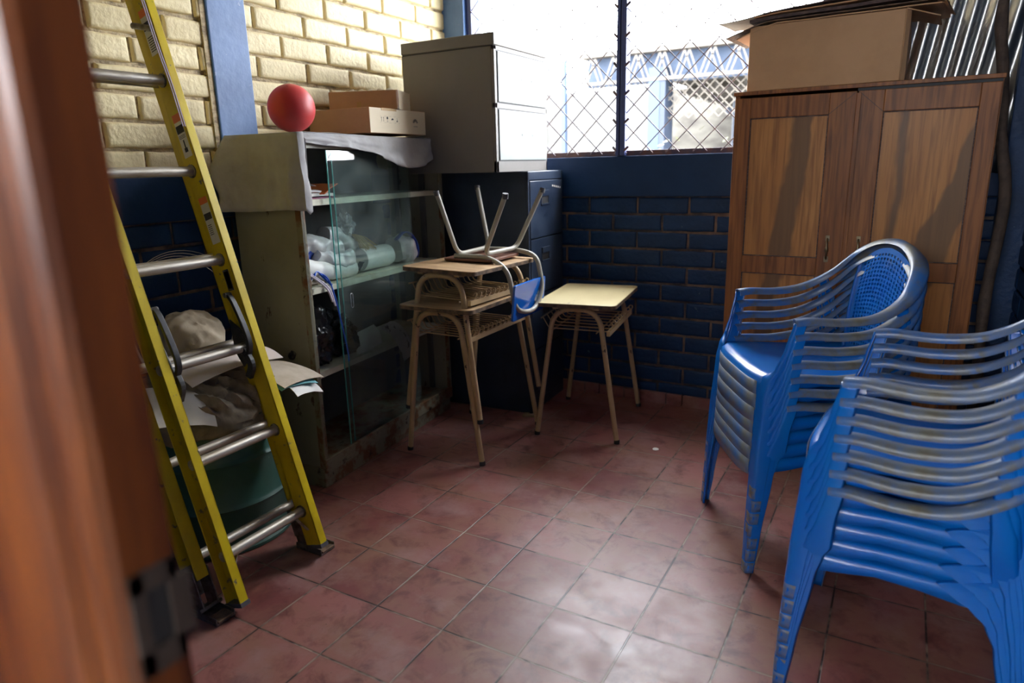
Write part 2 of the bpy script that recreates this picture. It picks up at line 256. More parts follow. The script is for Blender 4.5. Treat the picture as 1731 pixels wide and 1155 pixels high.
# ------------------------------------------------------------------ mesh builder
class MB:
    def __init__(s): s.v = []; s.f = []; s.mi = []
    def add(s, vs, fs, mi=0):
        b = len(s.v); s.v += [tuple(v) for v in vs]; s.f += [tuple(b+i for i in f) for f in fs]; s.mi += [mi]*len(fs); return s
    def box(s, a, b, mi=0, M=None):
        x0, y0, z0 = a; x1, y1, z1 = b
        vs = [Vector(p) for p in ((x0,y0,z0),(x1,y0,z0),(x1,y1,z0),(x0,y1,z0),(x0,y0,z1),(x1,y0,z1),(x1,y1,z1),(x0,y1,z1))]
        if M is not None: vs = [M @ v for v in vs]
        return s.add(vs, [(0,3,2,1),(4,5,6,7),(0,1,5,4),(1,2,6,5),(2,3,7,6),(3,0,4,7)], mi)
    def bar(s, p, q, w, h, up=(0,0,1), mi=0):
        p = Vector(p); q = Vector(q); d = (q-p); L = d.length; d.normalize(); u = Vector(up); sd_ = d.cross(u).normalized(); u = sd_.cross(d)
        M = Matrix((( sd_.x, d.x, u.x, p.x),(sd_.y, d.y, u.y, p.y),(sd_.z, d.z, u.z, p.z),(0,0,0,1)))
        return s.box((-w/2,0,-h/2),(w/2,L,h/2), mi, M)
    def sweep(s, pts, sec, closed=False, mi=0, up=None, caps=True, scales=None):
        """sweep closed 2-D section (list of (a,b)) along pts; up = fixed up vector or None (parallel transport)"""
        pts = [Vector(p) for p in pts]; n = len(pts); k = len(sec); vs = []; prev = None
        for i, p in enumerate(pts):
            if closed: t = (pts[(i+1) % n] - pts[i-1]).normalized()
            else: t = (pts[min(i+1, n-1)] - pts[max(i-1, 0)]).normalized()
            if up is not None:
                u = Vector(up[i] if isinstance(up, list) else up); a = t.cross(u).normalized(); u = a.cross(t)
            else:
                if prev is None:
                    r = Vector((0,0,1)) if abs(t.z) < .9 else Vector((1,0,0)); a = t.cross(r).normalized()
                else: a = (prev - t*prev.dot(t)).normalized()
                prev = a; u = a.cross(t)
            sc = scales[i] if scales else 1
            for (c, d) in sec: vs.append(p + a*c*sc + u*d*sc)
        fs = []
        m = n if closed else n-1
        for i in range(m):
            j = (i+1) % n
            for q in range(k): r = (q+1) % k; fs.append((i*k+q, i*k+r, j*k+r, j*k+q))
        if caps and not closed: fs.append(tuple(range(k))[::-1]); fs.append(tuple((n-1)*k+q for q in range(k)))
        return s.add(vs, fs, mi)
    def tube(s, pts, r, seg=10, closed=False, mi=0, scales=None):
        return s.sweep(pts, [(r*cos(2*pi*i/seg), r*sin(2*pi*i/seg)) for i in range(seg)], closed, mi, scales=scales)
    def lathe(s, prof, o=(0,0,0), seg=48, mi=0):
        vs = []; n = len(prof)
        for j in range(seg):
            a = 2*pi*j/seg
            for r, z in prof: vs.append((o[0]+r*cos(a), o[1]+r*sin(a), o[2]+z))
        fs = [(j*n+i, ((j+1) % seg)*n+i, ((j+1) % seg)*n+i+1, j*n+i+1) for j in range(seg) for i in range(n-1)]
        return s.add(vs, fs, mi)
    def prism(s, outline, z0, z1, mi=0, M=None):
        n = len(outline); vs = [Vector((x, y, z0)) for x, y in outline] + [Vector((x, y, z1)) for x, y in outline]
        if M is not None: vs = [M @ v for v in vs]
        return s.add(vs, [tuple(range(n))[::-1], tuple(range(n, 2*n))] + [(i, (i+1) % n, n+(i+1) % n, n+i) for i in range(n)], mi)
    def grid(s, fn, nu, nv, mi=0):
        vs = [fn(i/nu, j/nv) for j in range(nv+1) for i in range(nu+1)]
        return s.add(vs, [(j*(nu+1)+i, j*(nu+1)+i+1, (j+1)*(nu+1)+i+1, (j+1)*(nu+1)+i) for j in range(nv) for i in range(nu)], mi)
    def sheet(s, fn, nu, nv, t=.002, mi=0):
        """closed thin sheet: two copies offset along normals joined at the border"""
        P = [[Vector(fn(i/nu, j/nv)) for i in range(nu+1)] for j in range(nv+1)]; up = []; dn = []
        for j in range(nv+1):
            for i in range(nu+1):
                a = P[j][min(i+1, nu)] - P[j][max(i-1, 0)]; b = P[min(j+1, nv)][i] - P[max(j-1, 0)][i]; n = a.cross(b)
                n = n.normalized() if n.length > 1e-12 else Vector((0,0,1)); up.append(P[j][i]+n*t/2); dn.append(P[j][i]-n*t/2)
        W = nu+1; N = len(up); fs = []
        for j in range(nv):
            for i in range(nu):
                q = (j*W+i, j*W+i+1, (j+1)*W+i+1, (j+1)*W+i); fs.append(q); fs.append(tuple(N+x for x in q[::-1]))
        bd = [i for i in range(nu)] + [j*W+nu for j in range(nv)] + [nv*W+i for i in range(nu, 0, -1)] + [j*W for j in range(nv, 0, -1)]
        for a, b in zip(bd, bd[1:]+bd[:1]): fs.append((b, a, N+a, N+b))
        return s.add(up+dn, fs, mi)
    def build(s, name, m, parent=None, smooth=False, bevel=0, seg=2, weld=False, solid=0, sub=0):
        me = bpy.data.meshes.new(name); me.from_pydata(s.v, [], s.f)
        ms = m if isinstance(m, (list, tuple)) else [m]
        for x in ms: me.materials.append(x if not isinstance(x, str) else MT[x])
        for p, i in zip(me.polygons, s.mi): p.material_index = i; p.use_smooth = smooth
        bm = bmesh.new(); bm.from_mesh(me)
        if weld: bmesh.ops.remove_doubles(bm, verts=bm.verts, dist=1e-5)
        bmesh.ops.recalc_face_normals(bm, faces=bm.faces); bm.to_mesh(me); bm.free()
        if smooth: me.set_sharp_from_angle(angle=rad(50))
        o = bpy.data.objects.new(name, me); COL.objects.link(o)
        if parent: o.parent = parent
        if solid:
            d = o.modifiers.new('solid', 'SOLIDIFY'); d.thickness = solid; d.offset = 0
            if len(ms) == 2 and max(s.mi) == 0: d.material_offset_rim = 1     # dusty rims on moulded plastic
        if bevel: d = o.modifiers.new('bevel', 'BEVEL'); d.width = bevel; d.segments = seg; d.limit_method = 'ANGLE'; d.angle_limit = rad(40)
        if sub: d = o.modifiers.new('sub', 'SUBSURF'); d.levels = sub; d.render_levels = sub
        return o
def spline(cp, n=8, closed=False):
    cp = [Vector(p) for p in cp]; N = len(cp); out = []
    rng = N if closed else N-1
    for i in range(rng):
        p0 = cp[(i-1) % N] if closed or i > 0 else cp[0]*2-cp[1]
        p1 = cp[i]; p2 = cp[(i+1) % N]; p3 = cp[(i+2) % N] if closed or i+2 < N else p2*2-p1
        for k in range(n):
            t = k/n; out.append(.5*((2*p1)+(p2-p0)*t+(2*p0-5*p1+4*p2-p3)*t*t+(3*p1-p0-3*p2+p3)*t**3))
    if not closed: out.append(cp[-1])
    return out
def fillet(cp, r, n=6, closed=False):
    """polyline with rounded corners"""
    cp = [Vector(p) for p in cp]; N = len(cp); out = []
    for i, p in enumerate(cp):
        if not closed and i in (0, N-1): out.append(p); continue
        a = cp[i-1]-p; b = cp[(i+1) % N]-p; d = min(r, a.length*.48, b.length*.48); A = p+a.normalized()*d; B = p+b.normalized()*d
        for k in range(n+1): t = k/n; out.append(A*(1-t)**2+p*2*t*(1-t)+B*t*t)
    return out
def rrect(x0, y0, x1, y1, r, n=5):
    o = []
    for cx, cy, a in ((x1-r, y1-r, 0), (x0+r, y1-r, 90), (x0+r, y0+r, 180), (x1-r, y0+r, 270)):
        for k in range(n+1): t = rad(a+90*k/n); o.append((cx+r*cos(t), cy+r*sin(t)))
    return o
def thing(name, label, cat, loc=(0,0,0), rz=0, group=None, rot=None):
    o = bpy.data.objects.new(name, None); COL.objects.link(o); o.location = loc; o.rotation_euler = rot if rot else (0, 0, rz)
    o.empty_display_size = .05; o['label'] = label; o['category'] = cat
    if group: o['group'] = group
    return o
def tag(o, label, cat, group=None):
    o['label'] = label; o['category'] = cat
    if group: o['group'] = group
    return o
def struct(o): o['kind'] = 'structure'; return o
def move(o, loc, rot=(0,0,0)): o.location = loc; o.rotation_euler = rot; return o
def blob(mb, c, r, amp=.25, seed=0, fr=1.6, lvl=4, flat=None, M=None, mi=0):
    bm = bmesh.new(); bmesh.ops.create_icosphere(bm, subdivisions=lvl, radius=1); vs = []
    for v in bm.verts:
        d = v.co.normalized(); q = d*fr + Vector((seed*3.1, seed*1.7, seed*.9))
        n = 1.2*noise.noise(q)+.55*(1-2.2*abs(noise.noise(q*1.9)))*.7 + .22*(1-2.2*abs(noise.noise(q*4.1)))
        p = d*(1+amp*n); p = Vector((p.x*r[0], p.y*r[1], p.z*r[2]))
        if flat is not None and p.z < flat: p.z = flat + (p.z-flat)*.08
        if M is not None: p = M @ p
        vs.append(p+Vector(c))
    mb.add(vs, [tuple(v.index for v in f.verts) for f in bm.faces], mi); bm.free(); return mb
def textmesh(mb, txt, size, M, mi=0):
    c = bpy.data.curves.new('t', 'FONT'); c.body = txt; c.size = size; c.align_x = 'CENTER'; c.align_y = 'CENTER'; c.resolution_u = 2
    o = bpy.data.objects.new('t', c); COL.objects.link(o); bpy.context.view_layer.update()
    me = o.evaluated_get(bpy.context.evaluated_depsgraph_get()).to_mesh()
    mb.add([M @ v.co for v in me.vertices], [tuple(p.vertices) for p in me.polygons], mi)
    bpy.data.objects.remove(o); bpy.data.curves.remove(c); return mb
def frame_m(o, ex, ey, ez=None):
    ex = Vector(ex).normalized(); ey = Vector(ey).normalized(); ez = ex.cross(ey) if ez is None else Vector(ez)
    return Matrix(((ex.x, ey.x, ez.x, o[0]), (ex.y, ey.y, ez.y, o[1]), (ex.z, ey.z, ez.z, o[2]), (0,0,0,1)))
def copy_tree(o, parent=None):
    c = o.copy(); COL.objects.link(c); c.parent = parent
    for ch in list(o.children): copy_tree(ch, c)
    return c

# ------------------------------------------------------------------ setting
XL, XR, YB, YF, ZC = -1.656, 1.27, 1.9875, -1.354, 2.75
SILL = 1.373
f = MB(); f.add([(XL-.1, -1.6, 0), (XR+.1, -1.6, 0), (XR+.1, YB+.05, 0), (XL-.1, YB+.05, 0)], [(0,1,2,3)]); f.box((XL-.1, -1.6, -.1), (XR+.1, YB+.05, -.001))
struct(f.build('floor', 'floor'))
f = MB(); f.box((-30, YB+.25, -.25), (30, 45, -.15)); f.box((-30, -25, -.25), (30, -1.6, -.02)); struct(f.build('ground', 'ground'))

def bricks(mb, u0, u1, z0, z1, P, ph, jm, depth=.010, seed=1, course=.0945, L=.283, zref=1.1577):
    """rounded bricks on a plane; P(u, z, d) maps to world; mi 0 brick, 1 joint"""
    rnd = random.Random(seed); gap = .012
    k0 = int(math.floor((z0-zref)/course)); z = zref+k0*course; row = k0
    mb.add([P(u0, z0, 0), P(u1, z0, 0), P(u1, z1, 0), P(u0, z1, 0)], [(0,1,2,3)], jm)
    while z < z1-1e-4:
        a0 = max(z, z0); a1 = min(z+course, z1)
        if a1-a0 > .03:
            u = u0-L + ((row % 2)*L*.5 + ph) % L
            while u < u1:
                b0, b1 = max(u, u0), min(u+L, u1)
                if b1-b0 > .035:
                    g = gap*rnd.uniform(.75, 1.35); x0, x1, y0, y1 = b0+g*.5, b1-g*.5, a0+g*.5, a1-g*.5
                    n = max(2, int((x1-x0)/.03)); out = []
                    per = [(x0+(x1-x0)*i/n, y0) for i in range(n)] + [(x1, y0+(y1-y0)*i/3) for i in range(3)] + [(x1-(x1-x0)*i/n, y1) for i in range(n)] + [(x0, y1-(y1-y0)*i/3) for i in range(3)]
                    cx, cy = (x0+x1)/2, (y0+y1)/2; rings = []
                    dd = depth*rnd.uniform(.8, 1.15); ju = rnd.uniform(-1, 1)*.002
                    for lvl, (ins, dz) in enumerate(((0, 0), (.0015, dd*.62), (.006, dd*.93), (.014, dd))):
                        ring = []
                        for (px, py) in per:
                            nx = noise.noise(Vector((px*22, py*22, seed+lvl*.15)))*.0035
                            qx = px + (ins+nx)*(1 if px < cx else -1)*min(1, abs(px-cx)/((x1-x0)/2)*1.0)**4
                            qy = py + (ins+nx)*(1 if py < cy else -1)*min(1, abs(py-cy)/((y1-y0)/2))**4 + ju
                            ring.append(P(qx, qy, dz+noise.noise(Vector((px*9, py*9, seed)))*.0022*(lvl > 0)))
                        rings.append(ring)
                    m = len(per); vs = [p for r in rings for p in r]; vs.append(P(cx, cy, dd*1.02))
                    fs = [(l*m+i, l*m+(i+1) % m, (l+1)*m+(i+1) % m, (l+1)*m+i) for l in range(3) for i in range(m)]
                    fs += [(3*m+i, 3*m+(i+1) % m, 4*m) for i in range(m)]
                    mb.add(vs, fs, 0)
                u += L
        z += course; row += 1

# back wall: navy bricks, smooth band below the sill, lintel; left and right returns
def Pback(u, z, d): return (u, YB-d, z)
b = MB(); bricks(b, XL, XR, 0.05, 1.158, Pback, .29-.075, 1, seed=3)
wb = struct(b.build('wall_back', ['navy', 'navy_joint'], smooth=True))
s = MB(); s.box((XL, YB-.022, 1.158), (XR, YB+.13, SILL)); s.box((XL, YB+.02, -.1), (XR, YB+.15, 1.16))
s.box((XL-.1, YB-.02, 2.62), (XR+.1, YB+.15, ZC)); struct(s.build('wall_back_band', 'navy_flat', bevel=.004)).parent = wb; wb.children[0].name = 'smooth_band'
# left wall
def Pleft(u, z, d): return (XL+d, u, z)
b = MB(); bricks(b, YF, YB, 0.02, 1.158, Pleft, .10, 1, seed=8)
wl = struct(b.build('wall_left', ['navy', 'navy_joint'], smooth=True))
b = MB(); bricks(b, YF, YB, 1.327, ZC, Pleft, .17, 1, seed=5, course=.0985, zref=1.327, L=.285, depth=.015)
struct(b.build('cream_brickwork', ['cream', 'cream_joint'], wl, smooth=True))
s = MB(); s.box((XL-.12, YF, 1.158), (XL+.018, YB, 1.327)); struct(s.build('smooth_band', 'navy_flat', wl, bevel=.004))
s = MB(); s.box((XL-.15, YF-.1, -.1), (XL-.003, YB+.15, ZC)); struct(s.build('core', 'concrete', wl))
t = MB(); t.box((XL-.01, .285, 1.30), (XL+.028, .475, ZC)); o = struct(t.build('trim_1', 'blue_column', bevel=.006))
t = MB(); t.box((XL-.01, .262, 1.327), (XL+.020, .287, ZC)); o2 = struct(t.build('mortar_edge', 'cream_joint', o))
t = MB(); t.box((XL, YB-.05, SILL), (-1.505, YB+.13, ZC)); struct(t.build('trim_2', 'blue_column', bevel=.004))
t = MB(); t.box((1.165, 1.86, 0), (XR, YB+.13, ZC)); struct(t.build('trim_3', 'navy', bevel=.004))
# right wall
def Pright(u, z, d): return (XR-d, u, z)
b = MB(); bricks(b, YF, YB, 0.0, 1.25, Pright, .05, 1, seed=12); wr = struct(b.build('wall_right', ['navy', 'navy_joint'], smooth=True))
s = MB(); s.box((XR-.012, YF, 1.25), (XR+.05, YB+.15, ZC)); s.box((XR, YF-.1, -.1), (XR+.15, YB+.15, ZC)); struct(s.build('smooth_upper', 'navy_flat', wr))
# front wall with the doorway the photograph is taken through
s = MB(); s.box((XL-.15, -1.50, -.1), (.05, YF, ZC)); s.box((1.22, -1.50, -.1), (XR+.15, YF, ZC)); s.box((.04, -1.50, 2.15), (1.23, YF, ZC))
struct(s.build('wall_front', 'navy_flat'))
s = MB(); s.box((XL-.4, -3.9, ZC), (XR+.95, YB+.35, ZC+.08)); struct(s.build('ceiling', 'ceiling'))  # room ceiling, run on past the doorway to block the sun
s = MB(); s.box((XL-3, -3.9, -.1), (XR+3, -3.75, 1.55)); s.box((-1.9, -3.9, -.1), (-1.7, -1.5, ZC)); s.box((2.0, -3.9, -.1), (2.2, -1.5, ZC)); s.box((XL-3, -3.9, 2.15), (XR+3, -3.75, ZC+.1)); s.box((1.0, -3.9, 1.5), (2.2, -3.75, 2.2))
struct(s.build('wall_light_block', 'concrete'))  # unseen walls added behind the camera to cut light through the doorway
# baseboard of red tiles along the back wall
s = MB(); x = XL
while x < XR-.01:
    x1 = min(x+.247, XR); s.box((x+.001, YB-.030, 0), (x1-.002, YB-.004, .062)); x += .25
struct(s.build('baseboard_back', MT['floor'], bevel=.003))
# window: frame, mullion, diagonal wire grille
W0, W1, WT, YW = -1.505, 1.13, 2.62, 1.985
wn = MB(); wn.box((W0, YW, SILL-.002), (W1, YW+.045, SILL+.028)); win = struct(wn.build('window_1', 'rust', bevel=.002))
q = MB(); q.box((W0, YW-.02, SILL), (W0+.035, YW+.04, WT)); q.box((W0, YW-.02, WT-.04), (W1, YW+.04, WT)); struct(q.build('window_frame', 'steel_blue', win, bevel=.002))
q = MB(); q.box((-.572, YW-.030, SILL+.002), (-.5535, YW+.03, WT)); q.box((-.548, YW-.030, SILL+.002), (-.519, YW+.03, WT)); q.box((-.556, YW-.008, SILL+.002), (-.545, YW+.02, WT)); struct(q.build('mullion', 'steel_blue', win, bevel=.002))
g = MB(); PT = .1425; zc0 = 1.422; rr = .0030
def clipseg(c, sgn, x0, x1, z0, z1):   # line z = sgn*x + c
    pts = []
    xs = sorted([x0, x1, (z0-c)/sgn, (z1-c)/sgn])
    a, b_ = xs[1], xs[2]
    za, zb = sgn*a+c, sgn*b_+c
    if min(za, zb) < z0-1e-6 or max(za, zb) > z1+1e-6 or b_-a < .01: return None
    return (a, za), (b_, zb)
for (x0, x1) in ((W0+.03, -.565), (-.552, W1)):
    for sgn in (1, -1):
        c0 = zc0 - sgn*(-.548)
        for k in range(-30, 31):
            r_ = clipseg(c0+k*PT, sgn, x0, x1, SILL+.012, WT-.01)
            if r_: g.tube([(r_[0][0], YW-.014+.004*sgn, r_[0][1]), (r_[1][0], YW-.014+.004*sgn, r_[1][1])], rr, 6)
    # small clips where the wires cross
struct(g.build('wire_grille', 'wire', win, smooth=True))
q = MB()
for k in range(8):
    zz = zc0+PT*k
    for xx, sg in ((-.568, -1), (-.524, 1)): q.bar((xx, YW-.03, zz-.022), (xx+sg*.022, YW-.022, zz), .012, .003, (0, 1, 0))
struct(q.build('grille_bracket', 'rust', win))
# door frame in the foreground: moulded jamb with strike plate
dj = MB(); dj.prism([(.30, -1.354), (.30, -1.399), (.296, -1.408), (.288, -1.413), (.272, -1.414), (.272, -1.4135), (.262, -1.424), (.236, -1.424), (.228, -1.417), (.05, -1.417), (.05, -1.354)], 0, 2.15)
d1 = struct(dj.build('door_1', 'jamb', bevel=.0025))
dj = MB(); dj.box((.30, -1.42, 2.10), (1.22, -1.354, 2.15)); dj.box((1.19, -1.42, 0), (1.22, -1.354, 2.10)); struct(dj.build('head_and_far_jamb', 'jamb', d1))
sp = MB()
for a, b_ in (((-1.398, .918), (-1.385, 1.015)), ((-1.365, .918), (-1.356, 1.015)), ((-1.398, .996), (-1.356, 1.015)), ((-1.398, .918), (-1.356, .942))):
    sp.box((.300, a[0], a[1]), (.3035, b_[0], b_[1]))
sp.box((.298, -1.357, .938), (.3035, -1.345, .996))
struct(sp.build('strike_plate', 'strike', d1, bevel=.001))
sp = MB(); sp.box((.2995, -1.386, .941), (.3008, -1.364, .997)); struct(sp.build('latch_hole', 'seam', d1))

# ------------------------------------------------------------------ extension ladder
t = rad(16.4); D = Vector((-sin(t), 0, cos(t))); N = Vector((cos(t), 0, sin(t)))
LO = Vector((-.924, 0, .172))
lad = thing('extension_ladder', 'yellow fibreglass extension ladder with aluminium rungs leaning against the brick wall', 'ladder', (LO.x, -.30, 0))
off = Vector((LO.x, -.30, 0))
def LP(k, n, y): return LO + D*(k*.305) + N*n + Vector((0, y, 0)) - off
def rail(name, yw, side, n0, n1, k0, k1, th=.0045, fl=.031):
    m = MB(); y0, y1 = (yw, yw+th*side)
    def pr_(na, nb, ya, yb):
        vs = [LP(k, n, y) for k in (k0, k1) for n, y in ((na, ya), (nb, ya), (nb, yb), (na, yb))]
        m.add(vs, [(0,1,2,3), (7,6,5,4), (0,4,5,1), (1,5,6,2), (2,6,7,3), (3,7,4,0)])
    pr_(n0, n1, yw, yw+th*side); pr_(n0, n0+th, yw, yw+fl*side); pr_(n1-th, n1, yw, yw+fl*side)
    return m.build(name, 'ladder', lad, bevel=.0012)
FR = rail('fly_rail', -.137, 1, -.030, .042, -.44, 8.4); FL = rail('fly_rail', -.455, -1, -.030, .042, -.50, 8.4)
BR = rail('base_rail', -.100, 1, -.108, -.038, -.16, 7.2, fl=.026); BL = rail('base_rail', -.505, -1, -.108, -.034, -.12, 7.2, fl=.042)
for k in range(0, 8):
    m = MB(); m.tube([LP(k, 0, -.468), LP(k, 0, -.124)], .0165, 14); r = m.build('rung', 'alu', lad, smooth=True)
    m = MB()
    for y in (-.452, -.139): m.tube([LP(k, 0, y-.002), LP(k, 0, y+.002)], .0225, 14)
    m.build('collar', 'alu_dark', r, smooth=True)
for k in range(0, 7):
    m = MB(); m.tube([LP(k+.07, -.073, -.512), LP(k+.07, -.073, -.090)], .0155, 14); r = m.build('rung', 'alu', lad, smooth=True)
    m = MB(); ring = [LP(k+.07, -.073, -.5105) + D*.019*cos(a)+N*.019*sin(a) for a in [2*pi*i/16 for i in range(16)]]
    m.tube(ring, .0045, 6, closed=True); m.build('rung_eyelet', 'alu_dark', r, smooth=True)
# end caps on the fly rails, hanging just above the floor
for yc, sd_, k in ((-.137, 1, -.44), (-.455, -1, -.50)):
    m = MB(); c = LP(k, .006, yc+.015*sd_); m.box((-.039, -.017, -.008), (.039, .017, .006), M=frame_m(c, N, (0, 1, 0), -D*-1)); m.build('end_cap', 'capgrey', lad)
# shoes
for yc in (-.525, -.088):
    m = MB()
    for dy in (-.026, .026):
        a = LP(-.02, -.07, yc+dy); b_ = LP(-.44, -.07, yc+dy)
        m.bar(a, b_, .004, .062, up=N)
    m.bar(LP(0, -.105, yc), LP(-.34, -.105, yc), .056, .004, up=N)
    br = m.build('foot_bracket', 'alu_dark', lad, bevel=.001)
    m = MB(); fx = LP(-.47, -.045, yc).x; yw_ = yc; yc = yc+.30
    m.box((fx-.062, yc-.034, -.0), (fx+.062, yc+.034, .010)); m.box((fx-.062, yc-.034, .010), (fx+.062, yc-.030, .026)); m.box((fx-.062, yc+.030, .010), (fx+.062, yc+.034, .026))
    m.tube([(fx-.005, yc-.04, .034), (fx-.005, yc+.04, .034)], .007, 10)
    sh = m.build('foot', 'alu_dark', lad, bevel=.002)
    m = MB(); m.box((fx+.018, yc-.029, .010), (fx+.066, yc+.029, .017)); m.build('foot_pad', 'card_edge', sh, bevel=.002)
# rung brackets near the lowest rung
for y0, y1 in ((-.137, -.170), (-.455, -.420)):
    m = MB(); m.bar(LP(-.04, .0, y1), LP(-.25, .0, y0+(.004 if y0 > -.3 else -.004)), .003, .016, up=N); m.build('rung_brace', 'alu', lad)
# rung locks
for yc, sg in ((-.163, 1), (-.430, -1)):
    m = MB()
    arm = [LP(2.62, .012, yc), LP(2.50, .030, yc), LP(2.15, .046, yc), LP(1.98, .040, yc), LP(1.90, .012, yc), LP(1.92, -.012, yc)]
    m.sweep(spline(arm, 6), [(-.009, -.006), (.009, -.006), (.009, .006), (-.009, .006)], up=[N]*31)
    m.sweep(spline([LP(2.03, .0, yc), LP(1.80, .022, yc), LP(1.66, -.01, yc)], 6), [(-.008, -.012), (.008, -.012), (.008, .012), (-.008, .012)], up=[N]*13)
    pl = [LP(2.34, -.028, yc+.012*sg), LP(1.98, -.05, yc+.012*sg), LP(1.78, -.03, yc+.012*sg), LP(1.90, .028, yc+.012*sg), LP(2.2, .012, yc+.012*sg)]
    n_ = len(pl); m.add(pl+[p-Vector((0, .006*sg, 0)) for p in pl], [tuple(range(n_)), tuple(range(n_, 2*n_))[::-1]]+[(i, (i+1) % n_, n_+(i+1) % n_, n_+i) for i in range(n_)])
    lk = m.build('rung_lock', 'black_steel', lad, bevel=.0015)
    m = MB(); m.tube([LP(2.60, .012, yc-.012), LP(2.60, .012, yc+.012)], .009, 10); m.build('pivot', 'alu_dark', lk)
# warning stickers on the inner face of the near rail
def sticker(k0, k1, n0, n1, y, face, bands, lab=None):
    m = MB(); L_ = [MT['paper'], MT['orange'], MT['ink']]
    def quad(a, b_, na, nb, mi, e): m.add([LP(a, na, y-face*e), LP(a, nb, y-face*e), LP(b_, nb, y-face*e), LP(b_, na, y-face*e)], [(0,1,2,3)], mi)
    quad(k0, k1, n0, n1, 0, .0006)
    for a, b_, na, nb, mi in bands: quad(k0+(k1-k0)*a, k0+(k1-k0)*b_, n0+(n1-n0)*na, n0+(n1-n0)*nb, mi, .0011)
    o = m.build('warning_sticker', L_, lad); o['label'] = lab or 'white sticker with orange header'; return o
lines = [(.10+.035*i, .118+.035*i, .12, .88, 2) for i in range(5)]
sticker(4.15, 4.62, -.012, .030, -.137, 1, [(.82, 1, 0, 1, 1), (.56, .74, .05, .95, 2), (.18, .40, .42, .58, 2), (.12, .22, .30, .70, 2)]+[(.44+.03*i, .452+.03*i, .1, .9, 2) for i in range(3)])
sticker(4.72+.55, 5.15+.60, -.012, .028, -.137, 1, [(.84, 1, 0, 1, 1), (.55, .72, .05, .95, 2)]+[(.08+.05*i, .10+.05*i, .15, .85, 2) for i in range(7)])
sticker(3.18, 3.70, -.012, .030, -.137, 1, [(.86, 1, 0, 1, 1), (.52, .66, .05, .95, 2)]+[(.20+.04*i, .215+.04*i, .12, .6, 2) for i in range(6)], 'white warning sticker with orange header')
sticker(2.64, 2.88, -.008, .022, -.137, 1, [(0, 1, 0, 1, 2), (.1, .9, .15, .85, 0)], 'grey metal rating plate')
m = MB()
for k in range(6): m.add([LP(1.02+.13*k, -.098, -.510), LP(1.02+.13*k, -.050, -.510), LP(1.13+.13*k, -.050, -.510), LP(1.13+.13*k, -.098, -.510)], [(0,1,2,3)])
o = m.build('instruction_sticker', 'print', lad); o['label'] = 'white printed instruction sticker'
# thin rope hanging at the head
m = MB()
for dy in (0, .008): m.tube(spline([LP(5.9, .050, -.150-dy), LP(5.3, .046, -.146-dy), LP(4.9, .046, -.141-dy), LP(4.45, .045, -.142-dy)], 5), .0018, 6)
m.build('pull_rope', 'lilac', lad, smooth=True)
m = MB(); m.tube([LP(5.62, -.03, -.16), LP(5.52, .03, -.14)], .010, 10); m.build('pulley_bar', 'alu_dark', lad)

# ------------------------------------------------------------------ green drum with rubbish heaped in it
DC = (-1.375, -.125)
dr = thing('steel_drum', 'dark green steel drum filled with papers and sacking behind the yellow ladder', 'drum', (DC[0], DC[1], 0))
R_ = .262; H_ = .515
m = MB(); m.lathe([(0, .0), (R_-.012, .0), (R_+.004, .004), (R_+.004, .014), (R_-.006, .020), (R_-.004, .16), (R_+.002, .168), (R_+.007, .176), (R_+.002, .184), (R_-.003, .192), (R_-.001, .33), (R_+.003, .338), (R_+.007, .346), (R_+.002, .354), (R_-.002, .362), (R_-.002, H_-.02), (R_-.012, H_-.02), (R_-.012, .02), (0, .02)], seg=56)
m.build('barrel', 'green_drum', dr, smooth=True)
m = MB(); ring = [(cos(a)*(R_-.001), sin(a)*(R_-.001), H_-.014) for a in [2*pi*i/48 for i in range(48)]]; m.tube(ring, .0065, 8, closed=True); m.build('rim', 'green_drum', dr, smooth=True)
m = MB(); blob(m, (-1.365, -.15, .51), (.250, .25, .15), .12, 4, 1.9, 5); m.v = [(x+.012*sin((y*1.0+z*.8)*95)*max(0, min(1, (z-.50)*14)), y, z+.010*sin((y+z*.7-x*.5)*95)*max(0, min(1, (z-.50)*14))) for x, y, z in m.v]; tag(m.build('sack', 'sack', smooth=True), 'dirty brown pleated sacking slumped in the green drum', 'sack')
m = MB(); blob(m, (-1.50, -.075, .70), (.115, .125, .125), .20, 9, 1.3, 5); tag(m.build('crumpled_cloth', 'beige', smooth=True), 'crumpled beige cloth bundle heaped against the blue bricks', 'cloth')
def curved(c, ex, ey, w_, h_, bend=.03, bend2=0.0, t=.002, nu=10, nv=8, wob=.004, seed=0):
    ex = Vector(ex).normalized(); ey = Vector(ey).normalized(); ez = ex.cross(ey).normalized(); c = Vector(c)
    def fn(u, v):
        a = u-.5; b_ = v-.5
        return c + ex*a*w_ + ey*b_*h_ + ez*(-bend*4*a*a - bend2*4*b_*b_ + wob*noise.noise(Vector((u*3, v*3, seed))))
    m = MB(); m.sheet(fn, nu, nv, t); return m
o = curved((-1.31, -.10, .695), (.98, -.15, .02), (.12, .98, .05), .26, .36, .03, .02, .003, seed=1).build('manila_folder', 'paper_pink', smooth=True); tag(o, 'pale pink folder curved over the heap in the drum', 'folder')
o = curved((-1.37, -.13, .712), (.95, -.05, .22), (.1, .99, 0), .18, .27, .012, .01, .004, seed=2).build('cardboard_piece', 'paper_old', smooth=True); tag(o, 'torn brown cardboard piece on top of the drum heap', 'cardboard')
o = curved((-1.215, -.335, .615), (.85, -.3, -.35), (.25, .93, -.25), .22, .19, .035, .01, .002, seed=3).build('paper_sheet', 'paper', smooth=True); tag(o, 'white paper sheet curling over the drum beside the near ladder rail', 'paper')
